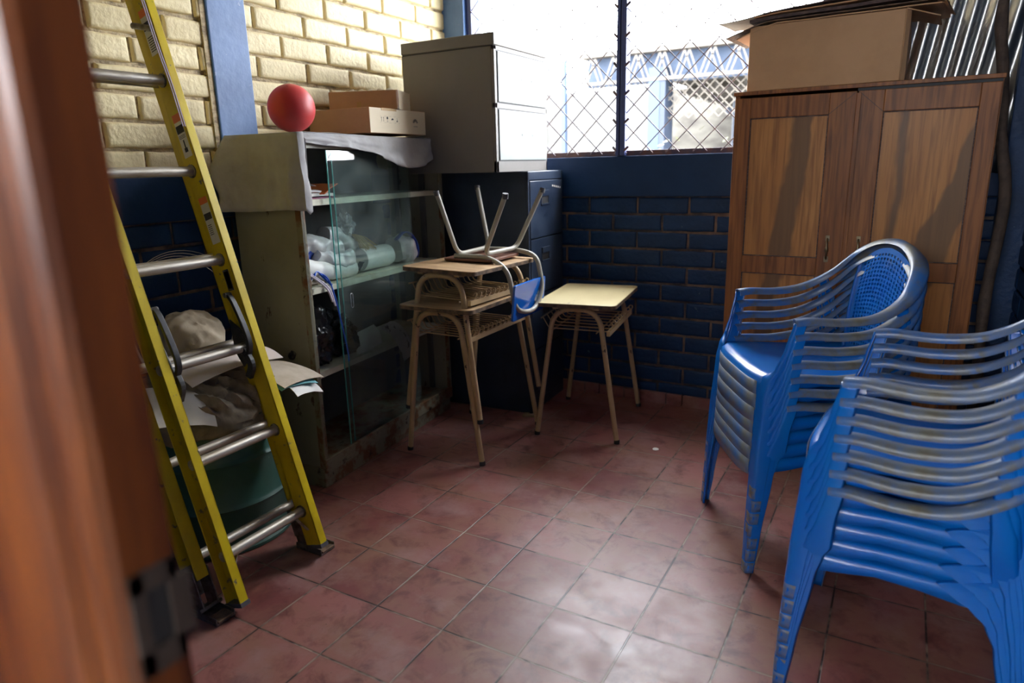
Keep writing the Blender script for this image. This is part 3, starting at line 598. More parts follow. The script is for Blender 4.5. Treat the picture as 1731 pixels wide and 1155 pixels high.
o = curved((-1.225, .085, .610), (.95, .1, -.15), (-.1, .98, -.1), .28, .22, .02, .012, .002, seed=4).build('old_newspaper', 'paper_old', smooth=True); tag(o, 'yellowed newspaper hanging over the drum rim by the cabinet', 'newspaper')
o = curved((-1.20, .07, .590), (.95, .05, -.12), (0, .99, -.12), .22, .18, .018, .012, .003, seed=5).build('aqua_folder', 'aqua', smooth=True); tag(o, 'aqua blue folder edge under the newspaper on the drum', 'folder')
o = curved((-1.165, .10, .570), (.9, .2, -.25), (-.2, .93, -.2), .19, .17, .03, .01, .002, seed=6).build('crumpled_paper', 'paper', smooth=True); tag(o, 'crumpled white paper flap drooping right of the drum', 'paper')
# loops of thin wire hanging behind the ladder
m = MB(); rnd = random.Random(4)
for i in range(4):
    rr_ = .250+.010*i
    m.tube([(-1.375+.012*i+.03*sin(a*2), -.165+rr_*.80*cos(a+.1), .795+rr_*1.02*sin(a)) for a in [2*pi*j/56 for j in range(56)]], .0011, 5, closed=True)
tag(m.build('wire_coil', 'steelwire', smooth=True), 'loose coil of thin steel wire hanging on the blue bricks behind the ladder', 'wire')

# ------------------------------------------------------------------ glass fronted cabinet (local: u along the front, d outwards)
CA = Vector((-1.225, .285, 0)); CB = Vector((-1.315, 1.375, 0)); ang = math.atan2(CB.y-CA.y, CB.x-CA.x)
cab = thing('display_cabinet', 'olive grey metal cabinet with sliding glass doors and rusty lower frame', 'cabinet', CA, ang)
CW = (CB-CA).length; CH = 1.465; CD_ = .345        # local x = along the front, +y = towards the wall (left), so the front is y=0
def cabP(u, d, z): return cab_m @ Vector((u, d, z))
cab_m = Matrix.Translation(CA) @ Matrix.Rotation(ang, 4, 'Z')
m = MB(); m.box((0, .0, .10), (.012, CD_, CH)); m.build('side_panel', 'cab', cab)
m = MB(); m.box((0, 0, .10), (.022, .014, CH)); m.box((-.001, .0, .10), (.004, .03, CH)); m.build('front_post', 'cab_rust', cab, bevel=.002)
m = MB(); m.box((CW-.012, .0, .10), (CW, CD_, CH)); m.build('side_panel', 'cab', cab)
m = MB(); m.box((CW-.026, 0, .10), (CW, .014, CH)); m.build('front_post', 'cab_rust', cab, bevel=.002)
m = MB(); m.box((.012, CD_-.008, .10), (CW-.012, CD_, CH)); m.build('back_panel', 'cab_in', cab)
m = MB(); m.box((0, 0, CH-.045), (CW, .016, CH)); m.box((0, 0, CH-.012), (CW, CD_, CH)); m.build('top_panel', 'cab', cab, bevel=.002)
m = MB(); m.box((.004, .012, .0), (CW-.004, CD_-.01, .10)); m.build('plinth', 'cab_rust', cab, bevel=.003)
m = MB(); m.box((0, -.004, .072), (CW, .012, .135)); m.box((.012, .012, .10), (CW-.012, CD_-.008, .116)); m.build('bottom_rail', 'cab_rust', cab, bevel=.003)
for z in (1.222, .862, .500):
    m = MB(); m.box((.014, .045, z-.026), (CW-.014, .048, z)); m.box((.014, .045, z-.003), (CW-.014, CD_-.01, z)); m.box((.014, .048, z-.026), (CW-.014, .058, z-.022)); m.build('shelf', 'shelf', cab, bevel=.001)
m = MB()
for u in (CW-.018, .018):
    for d in (.10, .26): m = MB(); m.box((u-.008, d, .12), (u+.006, d+.03, CH-.05)); m.build('shelf_upright', 'cab_in', cab)
for (u0, u1, d, zt) in ((.205, .80, .020, CH-.05), (.250, .835, .032, CH-.05)):
    m = MB(); m.box((u0+.0035, d, .122), (u1-.003, d+.005, zt)); g_ = m.build('sliding_door', 'glass', cab)
    m = MB(); m.box((u0, d, .122), (u0+.0030, d+.005, zt)); m.build('glass_edge', 'glass_edge', g_)
hp = [(.285, .015, .76)]
m = MB(); m.tube([(.292+.008*cos(a)*1.0, .018, .775+(.024 if sin(a) > 0 else -.024)+.008*sin(a)) for a in [2*pi*i/24 for i in range(24)]], .0015, 6, closed=True); m.build('finger_pull', 'clearbag', cab)
m = MB(); m.box((.79, .06, .83), (.80, .064, .86)); m.box((CW-.012, -.006, 1.450), (CW+.018, .006, 1.468))
m.build('peg', 'paper_pink', cab)

# ---- things on the shelves (world coordinates through cabP)
def CP(u, d, z): return tuple(cabP(u, d, z))
exu = (cab_m.to_3x3() @ Vector((1, 0, 0))); exd = (cab_m.to_3x3() @ Vector((0, 1, 0)))
# upper shelf papers
for i, (mt, u, w_, lab, nm, ct) in enumerate((('purple', .150, .27, 'purple folder at the bottom of the pile on the upper shelf', 'folder', 'folder'), ('paper', .145, .25, 'white papers in the pile on the upper shelf', 'paper_pile', 'paper'), ('print', .13, .22, 'printed leaflets lying on the papers on the upper shelf', 'leaflets', 'leaflets'))):
    m = curved(CP(u+.01, .16, 1.228+.014*i), exu, exd, w_, .20, .004, .003, .008 if i != 1 else .012, seed=i+20)
    tag(m.build(nm, mt, smooth=True), lab, ct)
m = MB(); m.sheet(lambda u, v: CP(.07+.14*u, .09+.19*v, 1.272+.012*sin(u*3.1)+.006*noise.noise(Vector((u*5, v*5, 2)))), 12, 10, .001); tag(m.build('plastic_wrapper', 'clearbag', smooth=True), 'crinkled clear plastic wrapper over papers on the upper shelf', 'wrapper')
m = curved(CP(.235, .12, 1.262), (exu+Vector((0, 0, .42))), exd, .10, .17, .002, 0, .003, seed=24); tag(m.build('orange_folder', 'orange', smooth=True), 'orange folder corner sticking up from the upper shelf pile', 'folder')
m = curved(CP(.05, .10, 1.285), exu, exd, .06, .12, .002, 0, .002, seed=25); tag(m.build('orange_paper', 'orange', smooth=True), 'small orange paper peeking at the left end of the pile', 'paper')
# middle shelf
m = MB(); blob(m, CP(.105, .17, .985), (.070, .09, .045), .3, 31, 2.0, 4); tag(m.build('blue_cloth', 'bluecloth', smooth=True), 'royal blue cloth bundle at left on the middle shelf', 'cloth')
m = MB(); blob(m, CP(.19, .20, .925), (.08, .12, .045), .35, 36, 2.0, 4); tag(m.build('navy_cloth', 'bluecloth', smooth=True), 'dark blue cloth under the white rolled banner', 'cloth')
def roll(name, mt, pts, r, label, cat, sx=1.0, seed=0, scales=None, lumps=.15):
    m = MB(); sp_ = spline(pts, 8); vs0 = len(m.v)
    m.tube(sp_, r, 20, scales=scales(len(sp_)) if scales else None)
    m.v = [tuple(Vector(v)+Vector((noise.noise(Vector(v)*22+Vector((seed, 0, 0))), noise.noise(Vector(v)*22+Vector((0, seed, 5))), noise.noise(Vector(v)*22+Vector((9, 0, seed)))))*r*lumps) for v in m.v]
    return tag(m.build(name, mt, smooth=True), label, cat)
roll('rolled_banner', 'poster', [CP(.025, .075, .965), CP(.12, .085, .935), CP(.25, .09, .912), CP(.40, .095, .905)], .040, 'long white vinyl banner rolled on the middle shelf, torn at its middle', 'banner', lumps=.08)
roll('white_paper_roll', 'poster', [CP(.475, .11, .928), CP(.55, .12, .925), CP(.64, .13, .922), CP(.74, .14, .918)], .055, 'wide white paper roll lying right of the torn banner', 'paper roll', lumps=.06)
m = curved(CP(.44, .075, .905), (exu*.7+Vector((0, 0, .7))), exd, .05, .03, 0, 0, .003); tag(m.build('dark_scrap', 'capgrey', smooth=True), 'dark grey scrap between the white rolls', 'scrap')
roll('plastic_bag', 'bag', [CP(.10, .14, 1.01), CP(.16, .12, 1.03), CP(.24, .11, 1.01), CP(.33, .10, .995)], .040, 'greyish white plastic bag bundle folded on top of the rolled banner', 'bag', seed=4, lumps=.5)
roll('plastic_bag', 'bag', [CP(.17, .10, .99), CP(.24, .09, .965), CP(.32, .085, .95), CP(.38, .085, .955)], .034, 'white plastic bag bundle hanging just below the greyish one', 'bag', seed=8, lumps=.5)
roll('white_bag', 'bag', [CP(.32, .17, 1.05), CP(.38, .16, 1.04), CP(.45, .16, 1.00), CP(.50, .16, .975)], .045, 'smooth white bag leaning behind the plastic bags', 'bag', seed=12, lumps=.25)
m = MB(); blob(m, CP(.475, .17, 1.085), (.03, .03, .05), .7, 51, 2.6, 4); tag(m.build('clear_wrapper', 'clearbag', smooth=True), 'shiny crumpled clear wrapper standing above the straw tassel', 'wrapper')
m = MB(); rnd = random.Random(2)
for i in range(90):
    a = rnd.uniform(0, 1); p0 = Vector(CP(.485+rnd.uniform(-.01, .01), .13+rnd.uniform(-.01, .01), 1.045)); p1 = Vector(CP(.54+rnd.uniform(-.06, .045), .10+rnd.uniform(-.03, .03), .965+rnd.uniform(-.012, .03)))
    m.tube([p0, (p0+p1)/2+Vector((0, 0, .012)), p1], .0012, 4)
tag(m.build('straw_tassel', 'straw', smooth=True), 'golden straw tassel fanned out behind the glass door', 'tassel')
roll('white_blue_bag', 'bag', [CP(.80, .13, .935), CP(.86, .125, .940), CP(.93, .13, .915)], .062, 'white bag with blue strap at the right end of the middle shelf', 'bag', seed=15, lumps=.3)
m = MB(); m.sweep(spline([CP(.78, .10, .99), CP(.83, .09, 1.02), CP(.88, .085, 1.015), CP(.925, .08, .97), CP(.935, .075, .92), CP(.925, .08, .885)], 6), [(-.011, -.003), (.011, -.003), (.011, .003), (-.011, .003)]); tag(m.build('bag_strap', 'bluecloth', smooth=True), 'royal blue strap looped over the white bag at right', 'strap')
m = MB()
for i in range(5): blob(m, CP(.07+.045*i, .12+.012*(i % 2), .876), (.035, .05, .013), .5, 60+i, 2, 3)
tag(m.build('paper_scraps', 'paper_old', smooth=True), 'crumpled brownish paper scraps under the banner on the middle shelf', 'paper')
m = MB(); blob(m, CP(.075, .10, .91), (.045, .05, .03), .4, 71, 2, 3); tag(m.build('grey_rag', 'clearbag', smooth=True), 'grey crumpled rag at the left post on the middle shelf', 'rag')
m = MB()
for dd_ in (0, .012): m.tube(spline([CP(.055+dd_, .07, .935), CP(.085+dd_, .03, .90), CP(.115+dd_, .0, .855), CP(.135+dd_*1.3, -.004, .80-.02*(dd_ > 0))], 6), .0042, 8)
tag(m.build('lilac_cord', 'lilac', smooth=True), 'pale lilac cord dangling in front of the middle shelf', 'cord')
m = MB(); m.sweep(spline([CP(.13, .07, .93), CP(.16, .03, .89), CP(.175, .012, .80), CP(.195, .010, .70), CP(.215, .012, .62), CP(.225, .010, .545), CP(.228, .012, .515)], 7), [(-.0065, -.0025), (.0065, -.0025), (.0065, .0025), (-.0065, .0025)]); tag(m.build('blue_strap', 'strap', smooth=True), 'long bright blue strap hanging from the middle shelf', 'strap')
m = MB(); m.sweep(spline([CP(.06, .06, .895), CP(.09, .045, .91), CP(.12, .05, .925), CP(.19, .04, .86)], 6), [(-.005, -.002), (.005, -.002), (.005, .002), (-.005, .002)]); tag(m.build('blue_ribbon', 'strap', smooth=True), 'short bright blue ribbon among the scraps on the middle shelf', 'ribbon')
# lower shelf
m = MB(); blob(m, CP(.13, .16, .62), (.105, .10, .125), .35, 81, 2.2, 5, flat=-.115); tag(m.build('black_bag', 'blackbag', smooth=True), 'bulging black plastic bag on the lower shelf', 'bag')
m = MB(); blob(m, CP(.35, .20, .595), (.12, .09, .095), .35, 84, 2.2, 5, flat=-.09); tag(m.build('black_bag', 'blackbag', smooth=True), 'second black plastic bag behind the glass on the lower shelf', 'bag')
m = curved(CP(.47, .075, .555), (exu*.95+Vector((0, 0, .08))), (Vector((0, 0, 1))*.9+exd*.4), .20, .10, .012, .015, .002, seed=90); tag(m.build('white_card', 'paper', smooth=True), 'white curved card standing on the lower shelf edge', 'card')
def leaf(u, v):
    s_ = v*.30
    p = Vector(CP(.53+.10*u+.17*v, .065-.005*v, .585-.012*v-.19*v*v)); return p + exd*(-.02*sin(v*2)*1.0) + Vector((0, 0, .02*u))
m = MB(); m.sheet(leaf, 6, 14, .0015); tag(m.build('printed_leaflet', 'print', smooth=True), 'printed leaflet drooping over the lower shelf edge behind glass', 'leaflet')

# ------------------------------------------------------------------ cloth draped over the cabinet
def cloth():
    m = MB(); zt = CH+.006
    path = []   # (u, d, drop, bulge)
    nS = 26
    for i in range(nS+1):
        s_ = i/nS; path.append((-.010, CD_-.012-(CD_-.012)*s_, .285+.004*sin(s_*5), .0))
    corner = [(-.022, -.010, .285), (-.018, -.030, .285), (.000, -.036, .290), (.016, -.030, .290), (.026, -.020, .288), (.031, -.014, .27)]
    for u, d, dr_ in corner: path.append((u, d, dr_, .0))
    nF = 44
    for i in range(nF+1):
        s_ = i/nF; u = .036+(CW-.034)*s_
        dr_ = .030+.105*math.exp(-((s_-.66)/.27)**2)+.010*sin(s_*9)
        if s_ > .93: dr_ += (s_-.93)*.5
        path.append((u, -.010-.006*sin(s_*8), dr_, 0))
    nv = 16
    base = len(m.v); ncol = len(path); vs = []
    for r in range(nv+1):
        q = r/nv
        for i, (u, d, dr_, bl) in enumerate(path):
            isS = i <= nS
            wob = .030*noise.noise(Vector((i*.17, q*1.7, 3)))+.020*noise.noise(Vector((i*.45, q*3, 9)))+.006*sin(i*.75+q*1.5)
            sag = q*(.008+wob) + .004*math.exp(-q*8)
            if isS: bk = max(0, 1-i/9.0); p = (u-abs(sag)-.004-.018*q*(i/nS)-.085*bk*sin(min(1, q*1.3)*pi*.75), d, zt+.007-(dr_+.007)*q)
            else:
                fl = .020*q if i > nS+len(corner) else .010*q
                p = (u, d-abs(sag)-fl*(.6+.4*sin(i*.5)), zt+.007-(dr_+.007)*q - (.01*q if i == nS+3 else 0))
            vs.append(CP(*p))
    fs = [(r*ncol+i, r*ncol+i+1, (r+1)*ncol+i+1, (r+1)*ncol+i) for r in range(nv) for i in range(ncol-1)]
    m.add(vs, fs)
    # top sheet
    nu, nvv = 50, 14
    def fn(a, b_):
        u = -.010+(CW+.022)*a; d = -.010+(CD_-.002)*b_
        return CP(u, d, zt+.004+.007*abs(noise.noise(Vector((a*7, b_*3, 1))))+.012*math.exp(-((b_)/.12)**2)*(.5+.5*sin(a*9))*.5)
    m.grid(fn, nu, nvv)
    # right end: small turned corner
    def fr(a, b_):
        return CP(CW+.010+.008*sin(a*3), -.010+.10*a, zt+.012-(.05+.03*(1-a))*b_)
    m.grid(fr, 8, 6)
    def bk(a, b_):   # back corner hanging between the cabinet and the wall on the near side
        return CP(-.012-.030*b_*a, CD_-.012+.045*b_*(.3+.7*a)*0+.0, zt-.28*a)
    o = m.build('tablecloth', 'cloth', smooth=True, solid=.0018, weld=True)
    tag(o, 'grey cotton cloth draped over the top of the metal cabinet', 'tablecloth')
cloth()

# ------------------------------------------------------------------ ball and boxes on top
ZT = CH+.028
m = MB(); bm = bmesh.new(); bmesh.ops.create_uvsphere(bm, u_segments=48, v_segments=32, radius=.092); m.add([v.co for v in bm.verts], [tuple(v.index for v in f_.verts) for f_ in bm.faces]); bm.free()
bo = m.build('rubber_ball', 'ball', smooth=True); bo.location = (-1.345, .405, ZT+.085); bo.rotation_euler = (.4, .3, 0); tag(bo, 'matt red rubber ball resting on the draped cabinet', 'ball')
m = MB(); m.tube([(-.0, .0, .0915), (.0, 0, .0925)], .005, 10); m.build('valve', 'ball', bo)
def open_box(name, lab, cat, loc, rz, L_, W_, H_, lid=True, edge=True):
    t_ = thing(name, lab, cat, loc, rz)
    m = MB(); m.box((0, 0, 0), (L_, W_, H_)) if lid else None
    if not lid:
        e = .004; m.box((0, 0, 0), (L_, W_, e)); m.box((0, 0, 0), (L_, e, H_)); m.box((0, W_-e, 0), (L_, W_, H_)); m.box((0, 0, 0), (e, W_, H_)); m.box((L_-e, 0, 0), (L_, W_, H_))
    m.build('box_body', 'card', t_, bevel=.002); return t_
# lower box: end towards the room (+x) coloured lighter, as if window-lit, long side faces the doorway (-y)
lb = open_box('cardboard_box', 'larger flat cardboard box with printed symbols, lower of two on the cabinet', 'box', (-1.618, .765, ZT), rad(1.5), .355, .425, .108)
m = MB(); m.box((.353, .002, .001), (.3552, .423, .107)); m.build('lit_end_panel', 'card_lit', lb)
m = MB(); m.box((.354, .20*.425, .098), (.3565, .46*.425, .109)); m.box((.15, .2*.425, .1075), (.356, .46*.425, .109)); m.build('tape', 'tape', lb)
m = MB()
def onface(y, z): return (.3562, y, z)
# lotus mark of eight petals with lettering under it
cy, cz = .340, .056
for i in range(8):
    a = rad(-70+20*i); L0, L1 = .008, .0225
    w_ = .0044
    ux, uz = sin(a), cos(a); px_, pz_ = cos(a), -sin(a)
    pts = []
    for k, (tt, ww) in enumerate(((0, .12), (.35, .8), (.7, 1.0), (1, .35))):
        pts.append((cy+ux*(L0+(L1-L0)*tt)+px_*w_*.5*ww, cz-.006+uz*(L0+(L1-L0)*tt)+pz_*w_*.5*ww))
    for k, (tt, ww) in reversed(list(enumerate(((0, .12), (.35, .8), (.7, 1.0), (1, .35))))):
        pts.append((cy+ux*(L0+(L1-L0)*tt)-px_*w_*.5*ww, cz-.006+uz*(L0+(L1-L0)*tt)-pz_*w_*.5*ww))
    m.add([onface(*p) for p in pts], [tuple(range(8))])
textmesh(m, 'HUAWEI', .0085, frame_m(onface(cy, .036), (0, 1, 0), (0, 0, 1)))
for i in range(4):       # handling symbols in thin square brackets
    y0 = .075+.036*i
    for (a, b_) in (((0, 0), (.004, .0006)), ((0, 0), (.0006, .004)), ((.026, 0), (.030, .0006)), ((.0294, 0), (.030, .004)), ((0, .0294), (.004, .030)), ((0, .026), (.0006, .03)), ((.026, .0294), (.03, .03)), ((.0294, .026), (.03, .03))):
        m.add([onface(y0+a[0], .045+a[1]), onface(y0+b_[0], .045+a[1]), onface(y0+b_[0], .045+b_[1]), onface(y0+a[0], .045+b_[1])], [(0,1,2,3)])
def q2(y0, z0, y1, z1): m.add([onface(y0, z0), onface(y1, z0), onface(y1, z1), onface(y0, z1)], [(0,1,2,3)])
q2(.081, .050, .083, .070); q2(.096, .050, .098, .070); q2(.079, .066, .085, .068); q2(.094, .066, .100, .068)
q2(.124, .050, .1255, .062); m.add([onface(.119, .062), onface(.131, .062), onface(.129, .072), onface(.121, .072)], [(0,1,2,3)]); q2(.120, .049, .130, .0505)
m.add([onface(.152, .058), onface(.172, .060), onface(.166, .066), onface(.158, .066)], [(0,1,2,3)])
q2(.196, .056, .1975, .070); m.add([onface(.190, .052), onface(.203, .052), onface(.1968, .060)], [(0,1,2)])
m.build('printed_marks', 'ink', lb)
ub = thing('cardboard_box', 'smaller tan cardboard box resting askew on top of the larger one', 'box', (-1.556, .841, ZT+.1085), rad(22))
m = MB(); e = .004; LL, WW, HH = .33, .205, .084
m.box((0, 0, 0), (LL, WW, e)); m.box((0, 0, 0), (LL, e, HH)); m.box((0, WW-e, 0), (LL, WW, HH)); m.box((0, 0, 0), (e, WW, HH)); m.build('box_body', 'card', ub, bevel=.0015); m = MB(); m.box((LL-e, .010, 0), (LL, WW, HH)); m.build('lit_end_panel', 'card_lit', ub)  # end wall in the lighter card, window light put into its colour
m = MB(); m.add([(LL-e, -.001, 0), (LL+.003, .0, 0), (LL, .014, HH), (LL-.006, -.001, HH*.97)], [(0,1,2,3)]); m.build('open_corner_flap', 'paper_pink', ub, solid=.002)
m = MB(); m.add([(.130, -.0006, .0), (.152, -.0006, .0), (.156, -.0006, .038), (.134, -.0006, .038)], [(0,1,2,3)]); m.build('tape', 'tape', ub)
m = MB(); m.prism([(.172+.008*cos(pi*i/8), .0+.008*sin(pi*i/8)) for i in range(9)], -.0008, .0, M=frame_m((0, 0, .0), (1, 0, 0), (0, 0, 1))); m.build('finger_hole', 'seam', ub)
m = MB(); e_ = HH
def egg(u, v): return (.08+.22*u, .02+.17*v, HH-.010+.016*abs(sin(u*pi*5))*abs(sin(v*pi*4))+.006)
m.sheet(egg, 40, 32, .0015); 
o = m.build('egg_tray', 'egg', smooth=True); o.location = ub.location; o.rotation_euler = ub.rotation_euler; tag(o, 'pale moulded egg tray poking out of the smaller cardboard box', 'egg tray')

# ------------------------------------------------------------------ filing cabinets (local: front faces +x)
nf = thing('filing_cabinet', 'tall dark navy metal filing cabinet in the corner under the grey one', 'filing cabinet', (-.862, 1.487, 0), rad(3.0))
Wn, Dn, Hn = .46, .66, 1.306
m = MB(); m.box((-Dn, 0, 0), (-.018, Wn, Hn)); m.box((-.02, 0, 0), (0, .016, Hn)); m.box((-.02, Wn-.016, 0), (0, Wn, Hn)); m.box((-.02, 0, Hn-.045), (0, Wn, Hn)); m.box((-.02, 0, 0), (0, Wn, .05)); m.build('cabinet_body', 'navy_cab', nf, bevel=.003)
for i in range(4):
    z0 = .055+.302*i
    m = MB(); m.box((-.018, .018, z0), (.004, Wn-.018, z0+.296)); d_ = m.build('drawer', 'navy_cab', nf, bevel=.003)
    m = MB(); zc = z0+.215; m.box((.004, .150, zc), (.012, .255, zc+.030)); m.box((.004, .150, zc-.045), (.007, .158, zc)); m.box((.004, .247, zc-.045), (.007, .255, zc)); m.box((.004, .150, zc-.048), (.009, .255, zc-.040)); m.build('handle', 'navy_cab', d_, bevel=.001)
    m = MB(); m.box((.0036, .160, zc-.040), (.0045, .246, zc-.002)); m.build('label_slot', 'seam', d_)
# white scribble near the top right of the first drawer
m = MB()
for i in range(5): m.add([(.0048, .30+.026*i, 1.222-.003*i), (.0048, .318+.026*i, 1.220-.003*i), (.0048, .319+.026*i, 1.229-.003*i), (.0048, .303+.026*i, 1.232-.003*i)], [(0,1,2,3)])
o = m.build('chalk_mark', 'paper', nf)
gf = thing('filing_cabinet', 'grey two-drawer filing cabinet standing on top of the navy one', 'filing cabinet', (-.905, 1.255, Hn+.001), rad(0))
Wg, Dg, Hg = .54, .535, .628
m = MB(); m.box((-Dg, 0, 0), (-.015, Wg, Hg-.055)); m.box((-Dg, -.004, Hg-.055), (.003, Wg+.004, Hg)); gb = m.build('cabinet_body', 'grey_cab', gf, bevel=.004)
m = MB(); m.box((-.016, 0, 0), (0, .022, Hg-.056)); m.box((-.016, Wg-.014, 0), (0, Wg, Hg-.056)); m.box((-.016, .0, 0), (0, Wg, .052)); m.box((-.016, 0, .295), (0, Wg, .320)); m.box((-.016, 0, Hg-.075), (0, Wg, Hg-.056)); m.build('front_frame', 'grey_cab', gf, bevel=.002)
m = MB(); m.box((-Dg+.01, -.0015, Hg-.060), (-.004, 0, Hg-.056)); m.build('lid_seam', 'seam', gf)
for z0, z1 in ((.056, .290), (.324, Hg-.080)):
    m = MB(); m.box((-.014, .026, z0), (.005, Wg-.018, z1)); d_ = m.build('drawer', 'grey_front', gf, bevel=.002)
    m = MB(); m.box((.0045, Wg-.060, z1-.050), (.0058, Wg-.026, z1-.004)); m.build('latch_recess', 'grey_cab', d_)
    m = MB(); m.box((-.004, .018, z1), (.0015, Wg-.014, z1+.005)); m.box((-.004, .018, z0-.004), (.0015, Wg-.014, z0)); m.box((.005, .25, (z0+z1)/2), (.006, .254, (z0+z1)/2+.012)); m.box((.005, .36, (z0+z1)/2), (.006, .364, (z0+z1)/2+.012)); m.build('drawer_gap', 'seam', d_)

# ------------------------------------------------------------------ school desks
def make_desk(name, label, top_mat, tz=.695, tw=.395, tl=.575, ty=-.035, rack=13, group=None):
    t_ = thing(name, label, 'desk')
    for s_ in (-1, 1):
        yf = .283*s_; yt = .255*s_+ty*.8; zt = tz-.032
        pts = fillet([(-.205, yf, .012), (-.112, yt, zt), (.112, yt, zt), (.205, yf, .012)], .095, 8)
        m = MB(); m.tube(pts, .0128, 12); u_ = m.build('leg_frame', 'desk_metal', t_, smooth=True)
        for sx in (-1, 1):
            m = MB(); m.lathe([(0, 0), (.0145, 0), (.0145, .016), (.0125, .02), (0, .02)], (.206*sx, yf, 0), 12); m.build('foot_cap', 'rubber', u_, smooth=True)
    m = MB(); m.prism(rrect(-tw/2, -tl/2+ty, tw/2, tl/2+ty, .03), tz-.018, tz, 0); top = m.build('tabletop', top_mat, t_, bevel=.002)
    m = MB(); m.prism(rrect(-tw/2+.0, -tl/2+ty, tw/2, tl/2+ty, .03), tz-.0195, tz-.0035); 
    m.v = [(x*1.004, (y-ty)*1.003+ty, z) for x, y, z in m.v]; m.build('tabletop_edge', 'ply_edge', top)
    m = MB()
    for x in (-.10, .10): m.bar((x, -.26+ty, tz-.026), (x, .26+ty, tz-.026), .03, .012)
    m.build('under_frame', 'desk_metal', t_)
    if rack:
        rz_ = tz-.140; m = MB(); n = rack
        for i in range(n):
            y = -.235+.47*i/(n-1)+ty*.6
            pts = [(-.175, y, rz_+.055), (-.145, y, rz_+.004), (.145, y, rz_), (.168, y, rz_+.012), (.176, y+.006, rz_+.034), (.160, y+.010, rz_+.040), (.150, y+.012, rz_+.022)]
            m.tube(fillet(pts, .012, 3), .0030, 6)
        for x, z in ((-.176, rz_+.057), (.10, rz_-.005), (-.12, rz_-.002)): m.tube([(x, -.262+ty*.6, z), (x, .262+ty*.6, z)], .0036, 6)
        m.bar((.158, -.265+ty*.6, rz_-.004), (.158, .265+ty*.6, rz_-.004), .016, .022)
        m.build('wire_rack', 'desk_metal', t_, smooth=True)
    return t_
d1_ = make_desk('school_desk', 'worn school desk standing alone against the navy brick wall', 'desk_top', rack=8)
move(d1_, (-.540, 1.550, 0), (0, 0, rad(8.6)))
d2_ = make_desk('school_desk', 'lower of the two stacked school desks beside the glass cabinet', 'ply', tz=.733)
move(d2_, (-.965, 1.075, 0), (0, 0, rad(0.5)))
d3_ = make_desk('school_desk', 'upper of the two stacked school desks, carrying the upturned chair', 'ply', tl=.56)
move(d3_, (-.960, 1.080, .205), (rad(-.6), rad(1.2), rad(-1)))
# upturned chair on the top desk. local = chair frame as seen upside down
uc = thing('school_chair', 'upturned metal school chair with blue backrest lying on the stacked desks', 'chair', (-.935, 1.135, .908), rad(2))
m = MB()
for sx in (-1,):
    m.tube(fillet([(-.130, -.165, .312), (-.065, -.112, .028), (-.045, .155, .034), (-.135, .215, .322)], .05, 7), .0112, 12)
m.build('leg_frame', 'chairtube', uc, smooth=True)
m = MB(); m.tube(fillet([(.235, -.185, .300), (.085, -.118, .034), (.105, .165, .034), (.225, .215, .308)], .05, 7), .0112, 12); m.build('leg_frame', 'chairtube', uc, smooth=True)
for p in ((-.130, -.165, .312), (-.135, .215, .322), (.235, -.185, .300), (.225, .215, .308)):
    m = MB(); m.tube([Vector(p)-Vector((0, 0, .010)), Vector(p)+Vector((p[0]*.02, p[1]*.02, .012))], .0132, 12); m.build('rubber_tip', 'capgrey', uc, smooth=True)
m = MB(); m.tube(fillet([(-.085, -.105, .020), (.10, -.110, .022), (.205, -.120, -.03), (.240, -.118, -.215), (.255, -.03, -.245), (.262, .06, -.235), (.262, .135, -.150), (.225, .150, .0), (.13, .150, .026), (-.06, .150, .026)], .06, 7), .0112, 12); m.build('seat_and_back_frame', 'chairtube', uc, smooth=True)
m = MB(); m.prism(rrect(-.14, -.135, .13, .165, .03), .0, .011); m.build('seat', 'redwood', uc, bevel=.002)
m = MB(); M_ = frame_m((.240, .02, -.185), (0, 1, 0), (.10, 0, 1)); m.prism(rrect(-.165, -.085, .165, .085, .012), -.006, .006, M=M_); m.build('backrest', 'blue_panel', uc, bevel=.002)

# ------------------------------------------------------------------ wardrobe with cardboard on top
wd = thing('wardrobe', 'brown two-door wooden wardrobe with dark figured panels', 'wardrobe', (.122, 1.585, 0), rad(-1.2))
WL, WH, WDp = .975, 1.607, .345
m = MB(); m.box((0, .022, .03), (.02, WDp, WH)); m.build('side_panel', 'wood_frame', wd)
m = MB(); m.box((WL-.02, .022, .03), (WL, WDp, WH)); m.build('side_panel', 'wood_frame', wd)
m = MB(); m.box((.02, WDp-.01, .03), (WL-.02, WDp, WH)); m.build('back_panel', 'wood_frame', wd)
m = MB(); m.box((-.004, .0, WH), (WL+.004, WDp+.004, WH+.016)); m.build('top_board', 'wood_frame', wd, bevel=.002)
m = MB(); m.box((.0, .022, .03), (WL, WDp, .09)); m.box((.0, .03, 0), (.06, .09, .03)); m.box((WL-.06, .03, 0), (WL, .09, .03)); m.box((.0, WDp-.06, 0), (.06, WDp, .03)); m.box((WL-.06, WDp-.06, 0), (WL, WDp, .03)); m.build('base', 'wood_frame', wd)
